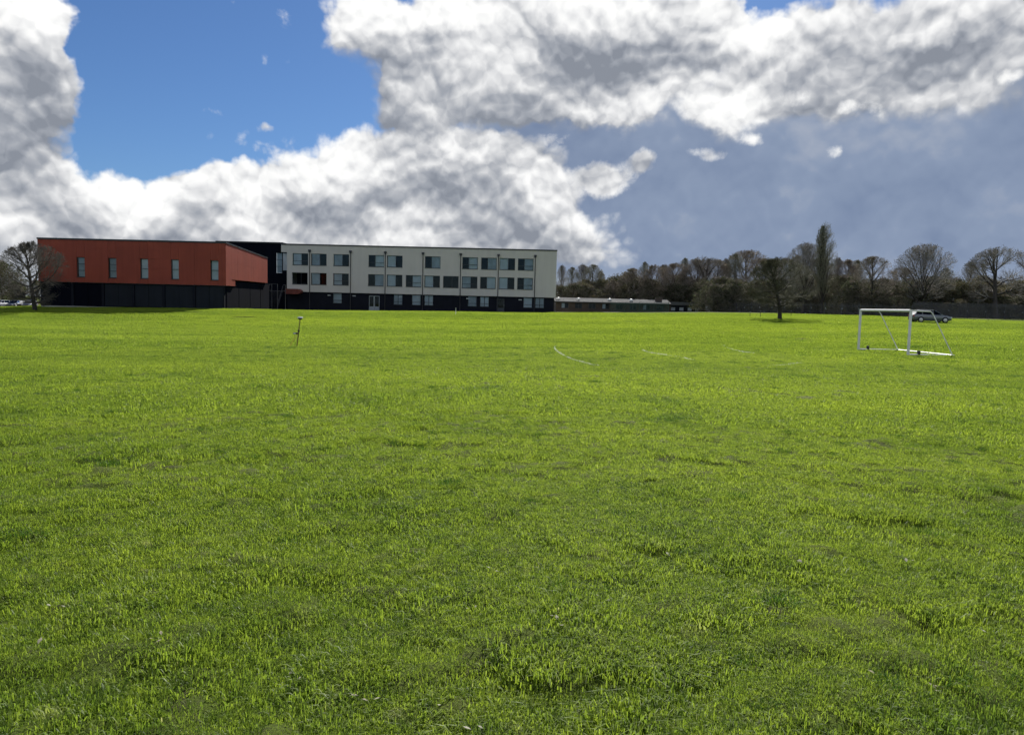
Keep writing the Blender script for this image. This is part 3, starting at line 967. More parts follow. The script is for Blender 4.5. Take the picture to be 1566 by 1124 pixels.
prototype('vase', 'twig', seed=11, H=11, trunk=.24, r=.34, limbs=20, lean=(10, 62), env=(.43, .60, .41), kids=(0, 8, 6, 6), up=.05, wob=.08, full=False)
prototype('oak', 'twig', seed=23, H=11, trunk=.30, r=.42, limbs=15, lean=(15, 85), env=(.46, .58, .43), kids=(0, 9, 7, 6), up=.05, wob=.20)
prototype('round', 'twig_red', leaves=('bud', 1, .03, .08, 1.0), seed=31, H=10, trunk=.24, r=.27, limbs=18, lean=(15, 80), env=(.40, .57, .43), kids=(0, 8, 6, 6), up=.08, wob=.13)
prototype('tall', 'twig', seed=41, H=13, trunk=.22, r=.22, limbs=20, lean=(8, 52), env=(.23, .50, .50), kids=(0, 8, 6, 5), up=.14, wob=.11)
prototype('tall2', 'twig_olive', seed=47, H=13, trunk=.18, r=.20, limbs=20, lean=(8, 60), env=(.26, .49, .51), kids=(0, 8, 6, 5), up=.14, wob=.13)
prototype('thicket', 'twig_red', leaves=('bud', 1, .035, .10, 1.0), seed=53, H=10, trunk=.08, r=.18, limbs=22, lean=(12, 70), env=(.36, .50, .50), kids=(0, 8, 6, 5), up=.10, wob=.14)
prototype('poplar', 'twig_olive', leaves=('scrub', 1, .05, .14, .62), seed=61, H=16, trunk=.08, r=.28, limbs=46, lean=(8, 34), env=(.14, .50, .50), kids=(0, 7, 5, 4), up=.20, wob=.12)
prototype('field_tree', 'twig_olive_dark', leaves=('bud', 1, .022, .06, 1.0), seed=71, H=7, trunk=.22, r=.26, limbs=24, lean=(10, 98), env=(.50, .57, .44), kids=(0, 9, 7, 6), up=.06, wob=.16, twig=.012)
prototype('spread', 'twig_dark', seed=83, H=8, trunk=.14, r=.28, limbs=22, lean=(10, 98), env=(.54, .53, .47), kids=(0, 9, 7, 7), up=.05, wob=.17, twig=.012)
prototype('shrub', 'twig_olive', leaves=('scrub', 2, .05, .12, 1.0), seed=91, H=4, trunk=.05, r=.09, limbs=18, lean=(10, 95), env=(.52, .44, .56), kids=(0, 7, 5, 4), up=.08, wob=.2, twig=.012)
prototype('shrub2', 'twig_red', leaves=('ivy', 2, .055, .14, .95), seed=97, H=4, trunk=.05, r=.09, limbs=18, lean=(10, 95), env=(.50, .44, .56), kids=(0, 7, 5, 4), up=.08, wob=.2, twig=.012)
prototype('shrub3', 'twig', leaves=('bud', 2, .045, .12, 1.0), seed=101, H=4, trunk=.05, r=.09, limbs=18, lean=(10, 90), env=(.46, .45, .55), kids=(0, 7, 5, 4), up=.12, wob=.18, twig=.012)


def standing(proto, label, px, top, Y, sx=1.0, rz=None, sink=.05, **kw):
    x, y, z = ground_at(px, Y)
    return tree(proto, label, (x, y, z - sink), height_at(px, top, Y) - z + sink, (px * .37) % 6.28 if rz is None else rz, sx, **kw)


standing('field_tree', 'small dense bare tree standing alone on the grass left of the goal', 1193, 396, 85, 1.08)
standing('spread', 'low spreading bare tree in front of the left end of the red hall', 54, 371, 90, .9, 1.0)
standing('round', 'round topped bare tree behind the fence straight above the goal crossbar', 1333, 393, 128, .95)
standing('vase', 'fan shaped bare tree with radiating limbs above the parked car', 1410, 374, 128, 1.0, .4)
standing('oak', 'large bare tree with a thick dark trunk at the right edge', 1524, 379, 124, 1.0, 2.2)
standing('poplar', 'tall narrow pointed tree, the tallest on the skyline', 1257, 346, 138, .95, name='poplar_tree')
standing('vase', 'open bare tree leaning just left of the tall pointed tree', 1228, 372, 142, .75, 3.0)
standing('oak', 'slim bare tree half hidden behind the right edge of the photo', 1566, 384, 140, .85, 5.0)
standing('tall', 'bare tree between the fan shaped tree and the thick trunked tree', 1478, 401, 146, .95)
standing('round', 'bare tree low behind the left side of the fan shaped tree', 1372, 410, 150, 1.0)
standing('tall2', 'thin bare tree low behind the right side of the fan shaped tree', 1444, 410, 152, .9)
G1 = 'bare trees in the wood behind the low building'
wood = [(858, 178, 410, 'tall'), (873, 184, 406, 'tall2'), (889, 186, 404, 'tall'), (905, 180, 406, 'tall2'), (917, 186, 418, 'tall'), (936, 172, 424, 'thicket'),
        (952, 176, 420, 'tall2'), (968, 172, 411, 'thicket'), (984, 178, 403, 'tall2'), (1000, 172, 410, 'thicket'), (1014, 182, 402, 'tall'), (1030, 174, 402, 'thicket'),
        (1044, 178, 396, 'tall2'), (1060, 174, 400, 'thicket'), (1074, 172, 390, 'oak'), (1090, 178, 396, 'thicket'), (1106, 182, 396, 'tall'), (1122, 174, 390, 'tall2'),
        (1140, 178, 387, 'round'), (1158, 172, 393, 'thicket'), (1176, 176, 396, 'tall'), (1200, 158, 396, 'thicket'), (1214, 152, 394, 'tall2'), (1246, 156, 392, 'thicket'),
        (1276, 150, 392, 'tall'), (1292, 148, 398, 'thicket'), (1308, 156, 400, 'tall2')]
ORD = 'first second third fourth fifth sixth seventh eighth ninth tenth eleventh twelfth thirteenth fourteenth fifteenth sixteenth seventeenth eighteenth nineteenth twentieth'.split()
ORD += ['twenty-' + o for o in ORD[:9]] + ['thirtieth', 'thirty-first']
for i, (px, Y, top, pr) in enumerate(wood):
    standing(pr, ORD[i] + ' bare tree along the far wood, counted from the white building', px, top + (i * 7) % 9 - 4, Y, .74 + .17 * ((i * 5) % 4), group=G1)
G2 = 'scrub along the far fence'
rd = random.Random(4)
px = 856.0
while px < 1580:
    for row in (0, 1, 2):
        p = px + rd.uniform(-5, 5)
        Y = (172 if p < 1090 else (150 if p < 1290 else 131)) + (0, 7, -3)[row] + rd.uniform(-2, 2)
        tp = (436 if p < 930 else 430 if p < 1000 else 434 if p < 1300 else 436) + (2, -5, 22)[row] + rd.uniform(-9, 9)
        standing(rd.choice(['shrub', 'shrub2', 'shrub3', 'shrub2']), 'brown and olive scrub bush in the hedge behind the far fence', p, tp, Y, rd.uniform(1.0, 1.35), rd.uniform(0, 6), sink=.7, name='scrub_bush', group=G2, cat='bush')
    px += 17
G3 = 'bushes beyond the car park'
for k, (p, tp, Y) in enumerate([(-14, 398, 178), (4, 402, 182), (22, 432, 188), (38, 436, 186), (56, 430, 190), (-30, 405, 176), (74, 430, 186)]):
    standing(['shrub2', 'shrub', 'shrub3'][k % 3], 'olive bush beyond the parked cars at the left edge', p, tp, Y, 1.3, k, name='scrub_bush', group=G3, cat='bush')


# ------------------------------------------------------------------ fences
def fence(name, label, pts, h, mat, pale=.07, gap=.155, bay=2.75, plate=True, platez=1.15):
    a0 = Vector((*pts[0], gz(*pts[0])))
    root = empty(name, a0); tag(root, label, 'fence')
    pm = {}
    for (ax, ay), (bx, by) in zip(pts[:-1], pts[1:]):
        L = math.hypot(bx - ax, by - ay); n = max(1, round(L / bay)); w = L / n
        rz = math.atan2(by - ay, bx - ax)
        for k in range(n):
            x, y = ax + (bx - ax) * k / n, ay + (by - ay) * k / n
            x2, y2 = ax + (bx - ax) * (k + 1) / n, ay + (by - ay) * (k + 1) / n
            z = min(gz(x, y), gz(x2, y2))
            o = MB().box(-.05, .05, -.05, .05, -.1, h + .05).build('post', mat, root); o.location = Vector((x, y, z)) - a0; o.rotation_euler.z = rz
            key = round(w, 3)
            if key not in pm:
                mb = MB(); q = .1
                while q < w - .05:
                    mb.prism([(q, .08), (q + pale, .08), (q + pale, h - .08), (q + pale / 2, h), (q, h - .08)], -.075, -.06); q += gap
                mb.box(.05, w - .05, -.055, -.02, .35, .42).box(.05, w - .05, -.055, -.02, h - .45, h - .38)
                pm[key] = mb.build('fence_panel', mat, root); p = pm[key]
            else:
                p = link('fence_panel', pm[key].data, root)
            p.location = Vector((x, y, z)) - a0; p.rotation_euler.z = rz; p['kind'] = 'stuff'
            if plate:
                s = MB().lathe([(.03, -.115), (.13, -.112), (.15, -.10), (.15, -.085), (.13, -.08)], (0, 0, 0), 'y', 10).build('fence_plate', M['sign'], root)
                s.location = Vector((x, y, z + platez)) - a0; s.rotation_euler.z = rz
    return root


fence('palisade_fence', 'tall grey steel fence behind the parked car', [(112, 117), (84, 118), (64, 119)], 2.45, M['grey_fence'])
fence('palisade_fence', 'dark fence with pale plates along the foot of the wood', [(63.9, 119), (52, 124), (45, 136), (41.5, 152)], 1.9, M['grey_fence'], pale=.022, gap=.16, platez=1.0)
fence('mesh_fence', 'green slatted fence in front of the long low building', [(32.5, 155.5), (20.3, 155.5)], 2.2, M['green_mesh'], pale=.04, gap=.12, plate=False)

# ------------------------------------------------------------------ goal
gl = Vector((18.43, 39.4)); gr = Vector((18.74, 35.0))
zg = min(gz(*gl), gz(*gr))
GB = Vector(((gl.x + gr.x) / 2, (gl.y + gr.y) / 2, zg))
goal = empty('football_goal', GB); tag(goal, 'white metal football goal frame without a net on the grass', 'goal')
md = (gl - gr).normalized(); dd = Vector((md.y, -md.x))
HG, RT = 2.13, .062


def gp(s, d, z):
    """s along the mouth from the near post, d back from it"""
    q = gr + md * s + dd * d
    return Vector((q.x, q.y, zg + z)) - GB


Wg = (gl - gr).length
for s in (0, Wg):
    MB().tube([gp(s, 0, .0), gp(s, 0, HG + .05)], RT, 12).build('post', M['white_paint'], goal, smooth=False)
    MB().tube([gp(s, .05, HG), gp(s, .98, HG - .02)], .03, 8).build('top_bar', M['white_paint'], goal)
    MB().tube([gp(s, .98, HG - .02), gp(s, 1.1, HG - .14), gp(s, 2.2, .07)], .026, 8).build('back_stay', M['white_paint'], goal)
    MB().tube([gp(s, .05, .06), gp(s, 2.3, .05)], .045, 8).build('ground_bar', M['white_paint'], goal)
    o = MB().lathe([(.02, -.05), (.055, -.045), (.065, -.03), (.065, .03), (.055, .045), (.02, .05)], gp(s, .52, .13), 'y', 14).build('wheel', M['black'], goal)
    MB().box(-.03, .03, -.10, .10, -.12, .13).build('wheel_bracket', M['black_plastic'], o, gp(s, .52, .13))
MB().tube([gp(.055, 0, HG), gp(Wg - .055, 0, HG)], RT, 12).build('crossbar', M['white_paint'], goal)
MB().tube([gp(0, 2.2, .06), gp(Wg, 2.2, .06)], .04, 8).build('back_bar', M['white_paint'], goal)

# ------------------------------------------------------------------ survey pole
sx_, sy_ = -10.22, 35.0
sp = empty('survey_pole', (sx_, sy_, gz(sx_, sy_))); tag(sp, 'thin survey pole with a flat receiver on a bipod on the grass', 'survey pole')
MB().tube([(0, 0, 0), (.005, 0, .06), (.155, .0, 1.30)], [.008, .028, .026], 8).build('pole', M['olive'], sp)
o = MB().lathe([(.05, 1.29), (.085, 1.30), (.095, 1.335), (.09, 1.35)], (.16, 0, 0), n=16).build('receiver', M['black_plastic'], sp)
MB().lathe([(.10, 1.352), (.13, 1.36), (.13, 1.385), (.105, 1.42), (.03, 1.43)], (.16, 0, 0), n=16).build('receiver_cap', M['sign'], o)
o = MB().box(-.15, .09, -.10, -.03, .60, .68).build('controller', M['black_plastic'], sp)
MB().box(-.13, -.03, -.115, -.102, .61, .67).build('screen', M['blind2'], o)
MB().lathe([(.03, .70), (.045, .71), (.045, .80), (.03, .81)], (.09, 0, 0), n=10).build('clamp', M['black'], sp)
for (fx, fy) in ((-.42, .30), (-.24, -.42)):
    MB().tube([(.09, 0, .76), (fx, fy, .0)], .012, 6).build('bipod_leg', M['amber'], sp)

# ------------------------------------------------------------------ a white post far out on the grass
x, y, z = ground_at(697, 100)
wp = empty('marker_post', (x, y, z)); tag(wp, 'short white post on the grass before the white building', 'post')
MB().tube([(0, 0, 0), (0, 0, .95)], [.05, .04], 8).build('post', M['white_paint'], wp)
MB().lathe([(.26, -.02), (.26, .05), (.10, .09), (.06, .11)], n=12).build('base', M['sign'], wp)
for i, (px_, Y, hh_) in enumerate([(1163, 92, .75), (1147, 96, .6), (1210, 104, .7)]):
    x, y, z = ground_at(px_, Y)
    b = empty('wooden_post', (x, y, z)); tag(b, ['thin dark stake left of the lone tree, nearest to it', 'thin dark stake left of the lone tree, farther from it', 'thin dark stake right of the lone tree trunk'][i], 'stake')
    MB().tube([(0, 0, -.1), (.02, 0, hh_)], [.035, .03], 7).build('stake', M['bark'], b)
    MB().box(-.04, .06, -.045, .045, hh_, hh_ + .05).build('cap', M['sign'], b)


# ------------------------------------------------------------------ cars
def car(loc, rz, label, col, L=4.45, roof=1.5, group=None):
    root = empty('parked_car', loc, rz); tag(root, label, 'car', group)
    pm = paint('car_paint', col)
    hw = .88
    # stations along the car: x, half width, floor, shoulder, top of lower body
    stn = [(-2.20, .70, .42, .66, .78), (-2.14, .80, .30, .78, .93), (-1.85, .87, .24, .84, .97), (-1.0, hw, .22, .86, .96), (.3, hw, .22, .86, .94),
           (1.0, hw, .22, .84, .93), (1.55, .87, .24, .78, .86), (1.95, .83, .26, .70, .77), (2.16, .74, .32, .62, .68), (2.24, .60, .40, .56, .60)]
    V = []; F = []
    for x, w, f, s, t in stn:
        x *= L / 4.45
        V += [(x, -w * .86, f), (x, -w, f + .14), (x, -w, s), (x, -w * .93, t), (x, w * .93, t), (x, w, s), (x, w, f + .14), (x, w * .86, f)]
    for i in range(len(stn) - 1):
        for k in range(8):
            k2 = (k + 1) % 8
            F.append((i * 8 + k, i * 8 + k2, i * 8 + 8 + k2, i * 8 + 8 + k))
    F += [tuple(range(7, -1, -1)), tuple((len(stn) - 1) * 8 + k for k in range(8))]
    body = mesh_obj('body', V, F, pm, root, smooth=True)
    # greenhouse
    z0, z1 = .93, roof
    b = [(-2.0, .80), (-1.2, .80), (.05, .80), (1.12, .78)]
    t = [(-1.62, .62), (-1.1, .63), (.02, .63), (.32, .60)]
    RV = [(-1.66, -.60, z1 - .05), (-1.35, -.63, z1 - .01), (-.5, -.63, z1), (.2, -.61, z1 - .03), (.36, -.57, z1 - .07)]
    RV = RV + [(x, -y, z) for x, y, z in RV] + [(x, y * .6, z + .035) for x, y, z in RV] + [(x, -y * .6, z + .035) for x, y, z in RV]
    RF = []
    for i in range(4):
        RF += [(i, i + 1, 11 + i, 10 + i), (10 + i, 11 + i, 16 + i, 15 + i), (15 + i, 16 + i, 6 + i, 5 + i)]
    mesh_obj('roof', RV, RF, pm, root, smooth=True)
    for sgn in (-1, 1):
        mb = MB()
        for (bx, by), (tx, ty) in zip(b, t):
            mb.tube([(bx, sgn * by, z0 - .02), (tx, sgn * ty, z1 - .04)], .035, 6)
        mb.build('pillar', pm if sgn < 0 else pm, root)
        for i in range(3):
            (x0, y0), (x1, y1), (u0, v0), (u1, v1) = b[i], b[i + 1], t[i], t[i + 1]
            g = .05
            q = [(x0 + g, sgn * y0, z0), (x1 - g, sgn * y1, z0), (u1 - g, sgn * v1, z1 - .05), (u0 + g, sgn * v0, z1 - .05)]
            MB().add(q + [(x, y - sgn * .012, z) for x, y, z in q], [(0, 1, 2, 3), (7, 6, 5, 4), (0, 4, 5, 1), (1, 5, 6, 2), (2, 6, 7, 3), (3, 7, 4, 0)]).build('side_window', M['car_glass'], root)
        MB().box(-.06, .09, sgn * .86 - .02, sgn * .86 + .02, .78, .81).build('door_handle', M['chrome'], root)
        MB().box(.86, 1.02, min(sgn * .85, sgn * 1.02), max(sgn * .85, sgn * 1.02), .93, 1.05).build('mirror', pm, root)
        MB().box(2.02 * L / 4.45, 2.2 * L / 4.45, min(sgn * .48, sgn * .79), max(sgn * .48, sgn * .79), .60, .72).build('headlight', M['lamp_glass'], root)
        MB().box(-2.2 * L / 4.45, -2.05 * L / 4.45, min(sgn * .56, sgn * .81), max(sgn * .56, sgn * .81), .68, .90).build('tail_light', M['red_lamp'], root)
    for nm, xb, xt in (('windscreen', 1.16, .38), ('rear_window', -2.03, -1.68)):
        q = [(xb, -.74, z0), (xb, .74, z0), (xt, .57, z1 - .08), (xt, -.57, z1 - .08)]
        MB().add(q + [(x - .012 * (1 if xb > 0 else -1), y, z) for x, y, z in q], [(0, 1, 2, 3), (7, 6, 5, 4), (0, 4, 5, 1), (1, 5, 6, 2), (2, 6, 7, 3), (3, 7, 4, 0)]).build(nm, M['car_glass'], root)
    for x in (-1.36, 1.38):
        for sgn in (-1, 1):
            MB().lathe([(.37, -.012), (.37, .012)], (x, sgn * .885, .34), 'y', 20).build('wheel_arch', M['black'], root)
            w = MB().lathe([(.22, -.10), (.31, -.10), (.325, -.06), (.325, .06), (.31, .10), (.22, .10)], (0, 0, 0), 'y', 22).build('wheel', M['black'], root, (x, sgn * .84, .325), True)
            MB().lathe([(.05, -.125), (.20, -.118), (.225, -.10), (.225, .10), (.20, .118), (.05, .125)], (0, 0, 0), 'y', 16).build('rim', M['chrome'], w)
    MB().box(2.19 * L / 4.45, 2.25 * L / 4.45, -.55, .55, .30, .44).build('bumper', M['black_plastic'], root)
    MB().box(-2.22 * L / 4.45, -2.16 * L / 4.45, -.6, .6, .34, .48).build('bumper', M['black_plastic'], root)
    MB().box(-1.0, 1.0, -.885, -.86, .20, .30).build('sill_trim', M['black_plastic'], root)
    MB().box(-1.0, 1.0, .86, .885, .20, .30).build('sill_trim', M['black_plastic'], root)
    # dark lower cabin seen through the glass
    MB().box(-1.5, .6, -.6, .6, .95, 1.12).build('seats', M['black'], root)
    return root


car((49.95, 89, gz(49.95, 89) + .04), R_(-6), 'silver grey estate car parked on the grass behind the goal', (.20, .22, .24))
for k, (p, Y, colr, lab) in enumerate([(3, 150, (.75, .75, .75), 'white car at the left edge, leftmost of the parked row'),
                                       (25, 151, (.03, .035, .05), 'dark car in the car park, second from the left edge'),
                                       (46, 152, (.05, .05, .055), 'black car parked closest to the red hall, beneath the bare tree')]):
    x, y, z = ground_at(p, Y)
    car((x, y, z + .05), R_(-90 + 14 * (k - 1)), lab, colr, group='cars in the car park on the left')


# ------------------------------------------------------------------ painted lines on the grass
def hit(px, py):
    d = direction(px, py); t = 5.0
    for _ in range(60):
        p = Vector((0, 0, EYE)) + d * t
        e = p.z - float(lie([p.x], [p.y])[0])
        if abs(e) < .002: break
        t += e / max(-d.z + .012, .01) * .8
    return p.x, p.y


def painted_line(pix, w=.05, dens=85, seed=0):
    g = np.random.default_rng(seed)
    pts = np.array([hit(*p) for p in pix])
    # smooth
    for _ in range(3):
        q = [pts[0]]
        for a, b in zip(pts[:-1], pts[1:]): q += [a * .75 + b * .25, a * .25 + b * .75]
        pts = np.array(q + [pts[-1]])
    seg = np.diff(pts, axis=0); ln = np.linalg.norm(seg, axis=1); cum = np.r_[0, np.cumsum(ln)]
    n = int(cum[-1] * dens); s = g.uniform(0, cum[-1], n)
    i = np.clip(np.searchsorted(cum, s) - 1, 0, len(seg) - 1)
    f = ((s - cum[i]) / ln[i])[:, None]
    nor = np.c_[-seg[i, 1], seg[i, 0]] / ln[i][:, None]
    c = pts[i] + seg[i] * f + nor * g.normal(0, w / 2, (n, 1))
    keep = fbm(c[:, 0] * 1.3, c[:, 1] * 1.3, 40, 3) + g.uniform(-.15, .15, n) > .33
    c = c[keep]; n = len(c)
    z = ground(c[:, 0], c[:, 1])
    a = g.uniform(0, 6.28, n); hh = g.uniform(.03, .075, n); ww = .012
    dx, dy = np.cos(a) * ww, np.sin(a) * ww
    le = g.normal(0, .012, (n, 2))
    V = np.stack([np.c_[c[:, 0] - dx, c[:, 1] - dy, z], np.c_[c[:, 0] + dx, c[:, 1] + dy, z], np.c_[c[:, 0] + le[:, 0], c[:, 1] + le[:, 1], z + hh]], 1).reshape(-1, 3)
    me = np_mesh('pitch_line', V, np.arange(3 * n).reshape(n, 3)); me.materials.append(M['line_paint'])
    o = link('pitch_line', me); o['kind'] = 'structure'


M['line_paint'] = leaf_material('white_painted_grass', (.80, .82, .74), (.62, .66, .52), .4)
Q = lambda l: [(820 + a / 3.332, 500 + b / 3.332) for a, b in l]
painted_line(Q([(120, 93), (100, 97), (92, 110), (105, 130), (150, 152), (210, 170), (280, 186), (350, 197)]), seed=1)
painted_line(Q([(545, 90), (532, 98), (532, 110), (548, 128), (575, 140), (640, 148), (710, 156), (800, 170)]), .06, 130, seed=2)
painted_line(Q([(952, 95), (985, 113), (1030, 129), (1070, 135), (1110, 138)]), .07, 190, seed=3)
painted_line(Q([(1415, 115), (1450, 122), (1480, 129)]), .08, 150, seed=4)
painted_line(Q([(1180, 196), (1270, 192), (1350, 182)]), .06, 60, seed=5)

# ------------------------------------------------------------------ grass
def blade_material(name, dark, light, dry, tr, hue=1.0):
    m = bpy.data.materials.new(name); m.use_nodes = True; t = m.node_tree; t.nodes.clear(); S.tree = t
    g = t.nodes.new('ShaderNodeNewGeometry'); pos = S(g.outputs['Position'])
    at = t.nodes.new('ShaderNodeAttribute'); at.attribute_name = 'tint'; tint = S(at.outputs['Fac'])
    big, mid, fine = turf_colours(pos)
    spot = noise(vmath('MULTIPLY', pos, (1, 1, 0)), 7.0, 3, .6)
    c = cmix((smooth(big, .34, .66) * .45 + smooth(mid, .35, .68) * .25 + smooth(spot, .36, .66) * .35 + tint * .40 - .18).sat(), dark, light)
    c = cmix((smooth(tint, .90, .97) * .7 + smooth(fine, .60, .74) * .38).sat(), c, dry)
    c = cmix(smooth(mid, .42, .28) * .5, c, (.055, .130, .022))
    c = cmix(smooth(spot, .43, .29) * .68, c, (.055, .105, .018))  # darker grass spots, also carrying the shade of hollows between clumps as colour
    d = t.nodes.new('ShaderNodeBsdfDiffuse'); tl = t.nodes.new('ShaderNodeBsdfTranslucent')
    gl_ = t.nodes.new('ShaderNodeBsdfGlossy'); gl_.inputs['Roughness'].default_value = .45; gl_.inputs[0].default_value = (.9, .95, .9, 1)
    ct = cmix(1.0, c, (1.2, 1.2, 1.0), 'MULTIPLY')
    t.links.new(c.s, d.inputs[0]); t.links.new(ct.s, tl.inputs[0])
    mx = t.nodes.new('ShaderNodeMixShader'); mx.inputs[0].default_value = tr
    m2 = t.nodes.new('ShaderNodeMixShader'); m2.inputs[0].default_value = .014
    o = t.nodes.new('ShaderNodeOutputMaterial')
    t.links.new(d.outputs[0], mx.inputs[1]); t.links.new(tl.outputs[0], mx.inputs[2])
    t.links.new(mx.outputs[0], m2.inputs[1]); t.links.new(gl_.outputs[0], m2.inputs[2]); t.links.new(m2.outputs[0], o.inputs[0])
    return m


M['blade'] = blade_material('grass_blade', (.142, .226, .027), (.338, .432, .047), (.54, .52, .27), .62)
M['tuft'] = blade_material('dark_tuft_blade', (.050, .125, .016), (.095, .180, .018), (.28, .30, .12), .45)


def blade_patch(name, n, rad, h, w, mat, seed, lean=1.0, clumps=16):
    """a round patch of turf: little tussocks whose blades lean outwards, with stray blades between"""
    g = np.random.default_rng(seed)
    cr = rad * np.sqrt(g.uniform(0, 1, clumps)) * .95; ca = g.uniform(0, 6.283, clumps)
    ci_ = g.integers(0, clumps, n); sig = rad * .62 / math.sqrt(clumps)
    ox, oy = g.normal(0, sig, n), g.normal(0, sig, n)
    stray = g.uniform(0, 1, n) < .30
    rr = rad * np.sqrt(g.uniform(0, 1, n)); ra = g.uniform(0, 6.283, n)
    x = np.where(stray, rr * np.cos(ra), cr[ci_] * np.cos(ca[ci_]) + ox); y = np.where(stray, rr * np.sin(ra), cr[ci_] * np.sin(ca[ci_]) + oy)
    ch = g.uniform(.65, 1.3, clumps)
    hh = g.uniform(h[0], h[1], n) * np.where(stray, .7, ch[ci_])
    la = np.where(stray, g.uniform(0, 6.283, n), np.arctan2(oy, ox) + g.normal(0, .8, n)); lm = hh * np.abs(g.normal(.15, lean, n))
    lx, ly = np.cos(la) * lm, np.sin(la) * lm
    ba = la + 1.57 + g.normal(0, .5, n); ww = w * g.uniform(.6, 1.3, n) / 2
    dx, dy = np.cos(ba) * ww, np.sin(ba) * ww
    zz = np.full(n, -.01)
    P = [np.c_[x - dx, y - dy, zz], np.c_[x + dx, y + dy, zz],
         np.c_[x + lx * .40 + dx * .8, y + ly * .40 + dy * .8, hh * .65], np.c_[x + lx * .40 - dx * .8, y + ly * .40 - dy * .8, hh * .65],
         np.c_[x + lx, y + ly, hh * (.95 - .25 * np.minimum(lm / hh, 2))]]
    V = np.stack(P, 1).reshape(-1, 3); b = (np.arange(n) * 5)[:, None]
    T = np.concatenate([b + np.array([[0, 1, 2]]), b + np.array([[0, 2, 3]]), b + np.array([[3, 2, 4]])])
    me = np_mesh(name, V, T); me.materials.append(mat)
    ct = g.uniform(-.3, .3, clumps)
    tint = np.clip(g.uniform(0, 1, n) + np.where(stray, 0, ct[ci_]), 0, 1) * np.where(g.uniform(0, 1, n) < .06, 1.0, .88)
    at = me.attributes.new('tint', 'FLOAT', 'POINT'); at.data.foreach_set('value', np.repeat(tint, 5).astype(np.float32))
    return bpy.data.objects.new(name, me)


protos = bpy.data.collections.new('grass_patches')
names = []
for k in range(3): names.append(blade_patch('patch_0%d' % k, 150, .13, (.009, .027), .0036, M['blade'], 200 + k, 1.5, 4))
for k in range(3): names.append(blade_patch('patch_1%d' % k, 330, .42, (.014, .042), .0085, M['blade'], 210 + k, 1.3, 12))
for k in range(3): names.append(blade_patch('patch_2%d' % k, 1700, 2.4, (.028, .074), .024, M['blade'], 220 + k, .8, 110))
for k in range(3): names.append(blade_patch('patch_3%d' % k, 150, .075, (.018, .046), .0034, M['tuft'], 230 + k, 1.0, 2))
for o in names: protos.objects.link(o)

g = np.random.default_rng(99)


def wedge(r0, r1, dens, half=50):
    A = R_(2 * half) / 2 * (r1 ** 2 - r0 ** 2); n = int(A * dens)
    r = np.sqrt(g.uniform(r0 ** 2, r1 ** 2, n)); a = g.uniform(-R_(half), R_(half), n)
    return r * np.sin(a), r * np.cos(a)


PX, PY, PI_, PS = [], [], [], []


def scatter(r0, r1, dens, kind, smin, smax, thin=0.0, f=.9):
    x, y = wedge(r0, r1, dens)
    nz = fbm(x * f, y * f, 17 + kind, 3)
    keep = nz + g.uniform(-.1, .1, len(x)) > thin
    x, y, nz = x[keep], y[keep], nz[keep]
    PX.append(x); PY.append(y); PI_.append(kind * 3 + g.integers(0, 3, len(x))); PS.append(smin + (smax - smin) * np.clip((nz - .25) / .5, 0, 1) * g.uniform(.8, 1.2, len(x)))


scatter(1.0, 7.0, 220, 0, .60, 1.75, -1, 5.0)
scatter(7.0, 15.0, 115, 0, .60, 1.75, -1, 4.0)
scatter(12.0, 42.0, 18, 1, .50, 1.6, -1, 2.4)
scatter(36.0, 128.0, 1.0, 2, .75, 1.3, -1, .6)
x, y = wedge(1.5, 46, 3.4)
k_ = fbm(x * .8, y * .8, 71, 3) + g.uniform(-.25, .25, len(x)) > .50
PX.append(x[k_]); PY.append(y[k_]); PI_.append(9 + g.integers(0, 3, k_.sum())); PS.append(g.uniform(.5, 1.4, k_.sum()) * (1 + np.clip(y[k_] - 12, 0, 40) / 40))
PX, PY, PI_, PS = map(np.concatenate, (PX, PY, PI_, PS))
# keep the blades out of the buildings and off the paths
inb = ((PX > -63.5) & (PX < -37.5) & (PY > 97)) | ((PX > -42) & (PX < 8) & (PY > 122)) | (PY > 127.5) & (PX < 9)
PX, PY, PI_, PS = PX[~inb], PY[~inb], PI_[~inb], PS[~inb]
PZ = ground(PX, PY)
pmesh = bpy.data.meshes.new('grass'); pmesh.vertices.add(len(PX))
pmesh.vertices.foreach_set('co', np.c_[PX, PY, PZ].astype(np.float32).ravel())
for nm, typ, val in (('patch', 'INT', PI_.astype(np.int32)), ('size', 'FLOAT', PS.astype(np.float32)), ('turn', 'FLOAT', g.uniform(0, 6.283, len(PX)).astype(np.float32))):
    at = pmesh.attributes.new(nm, typ, 'POINT'); at.data.foreach_set('value', val)
grass = link('grass', pmesh); grass['kind'] = 'stuff'; grass['label'] = 'short uneven green grass covering the whole field'
ng = bpy.data.node_groups.new('grass_scatter', 'GeometryNodeTree')
ng.interface.new_socket('Geometry', in_out='INPUT', socket_type='NodeSocketGeometry')
ng.interface.new_socket('Geometry', in_out='OUTPUT', socket_type='NodeSocketGeometry')
nn = ng.nodes.new; gi, go = nn('NodeGroupInput'), nn('NodeGroupOutput')
ci = nn('GeometryNodeCollectionInfo'); ci.inputs['Collection'].default_value = protos
ci.inputs['Separate Children'].default_value = True; ci.inputs['Reset Children'].default_value = True
ip = nn('GeometryNodeInstanceOnPoints'); ip.inputs['Pick Instance'].default_value = True


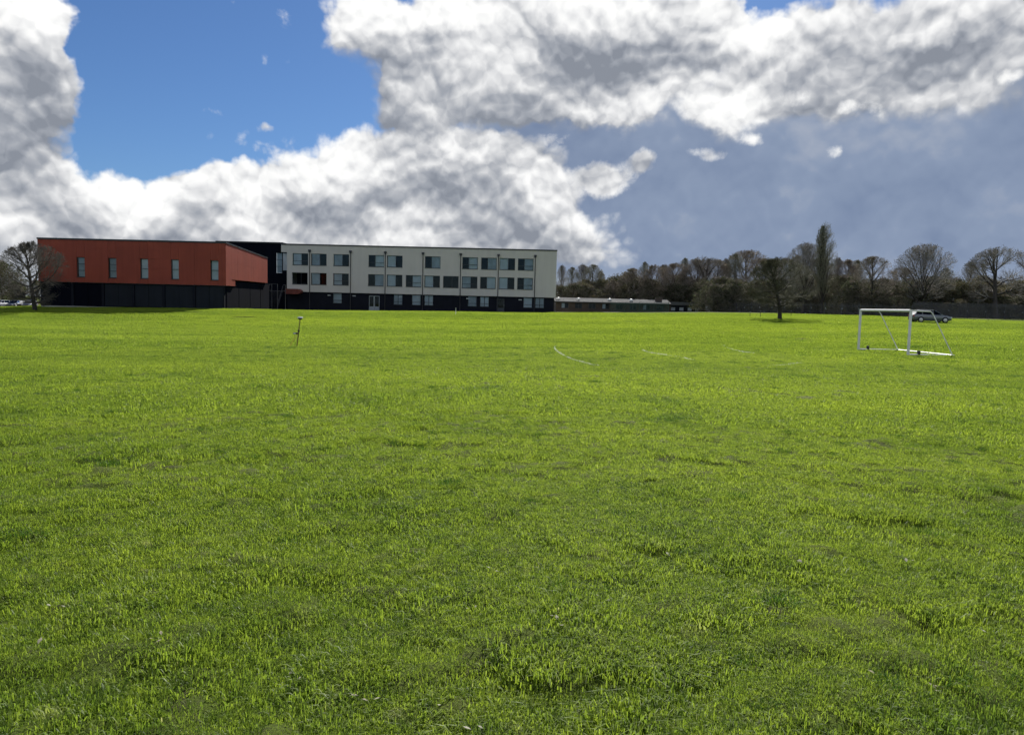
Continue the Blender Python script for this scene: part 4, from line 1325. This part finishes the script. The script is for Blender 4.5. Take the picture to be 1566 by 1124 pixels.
def named(nm, typ):
    n = nn('GeometryNodeInputNamedAttribute'); n.data_type = typ; n.inputs['Name'].default_value = nm
    return n.outputs['Attribute']


cx_ = nn('ShaderNodeCombineXYZ')
L_ = ng.links.new
mp = nn('GeometryNodeMeshToPoints')
L_(gi.outputs[0], mp.inputs['Mesh']); L_(mp.outputs[0], ip.inputs['Points'])
L_(ci.outputs[0], ip.inputs['Instance']); L_(named('patch', 'INT'), ip.inputs['Instance Index'])
L_(named('turn', 'FLOAT'), cx_.inputs[2])
er = nn('FunctionNodeEulerToRotation'); L_(cx_.outputs[0], er.inputs[0]); L_(er.outputs[0], ip.inputs['Rotation'])
L_(named('size', 'FLOAT'), ip.inputs['Scale'])
L_(ip.outputs[0], go.inputs[0])
md_ = grass.modifiers.new('scatter', 'NODES'); md_.node_group = ng

# pale scraps: dead leaves and bits of paper caught in the turf
sp_px = [(80, 942), (110, 944), (72, 1005), (455, 1035), (478, 1036), (850, 966), (730, 942), (735, 1112), (650, 1090), (1475, 780), (1342, 742), (1210, 872), (1395, 870), (916, 612), (1405, 572), (1010, 850), (930, 935), (560, 1070), (1330, 1050), (1425, 1060), (240, 1000), (385, 962), (1525, 975), (760, 880)]
V, F = [], []
for i, p in enumerate(sp_px):
    hx, hy = hit(*p)
    for j in range(random.Random(i).choice([1, 2, 3])):
        q = random.Random(i * 7 + j); x, y = hx + q.uniform(-.06, .06), hy + q.uniform(-.06, .06); z = gz(x, y) + q.uniform(.03, .05)
        s = q.uniform(.007, .018) * (1 + hy / 18); a = q.uniform(0, 6.28); c, sn = math.cos(a) * s, math.sin(a) * s
        n = len(V); V += [(x - c, y - sn, z - s * .3), (x + sn * .5, y - c * .5, z + s * .25), (x + c, y + sn, z + s * .5), (x - sn * .5, y + c * .5, z + s * .2)]
        F += [(n, n + 1, n + 3), (n + 1, n + 2, n + 3)]
M['scrap'] = leaf_material('pale_dead_leaf', (.60, .58, .50), (.45, .40, .30), .3)
o = mesh_obj('leaf_litter', V, F, M['scrap']); o['kind'] = 'stuff'; o['label'] = 'pale dead leaves and scraps lying in the grass'
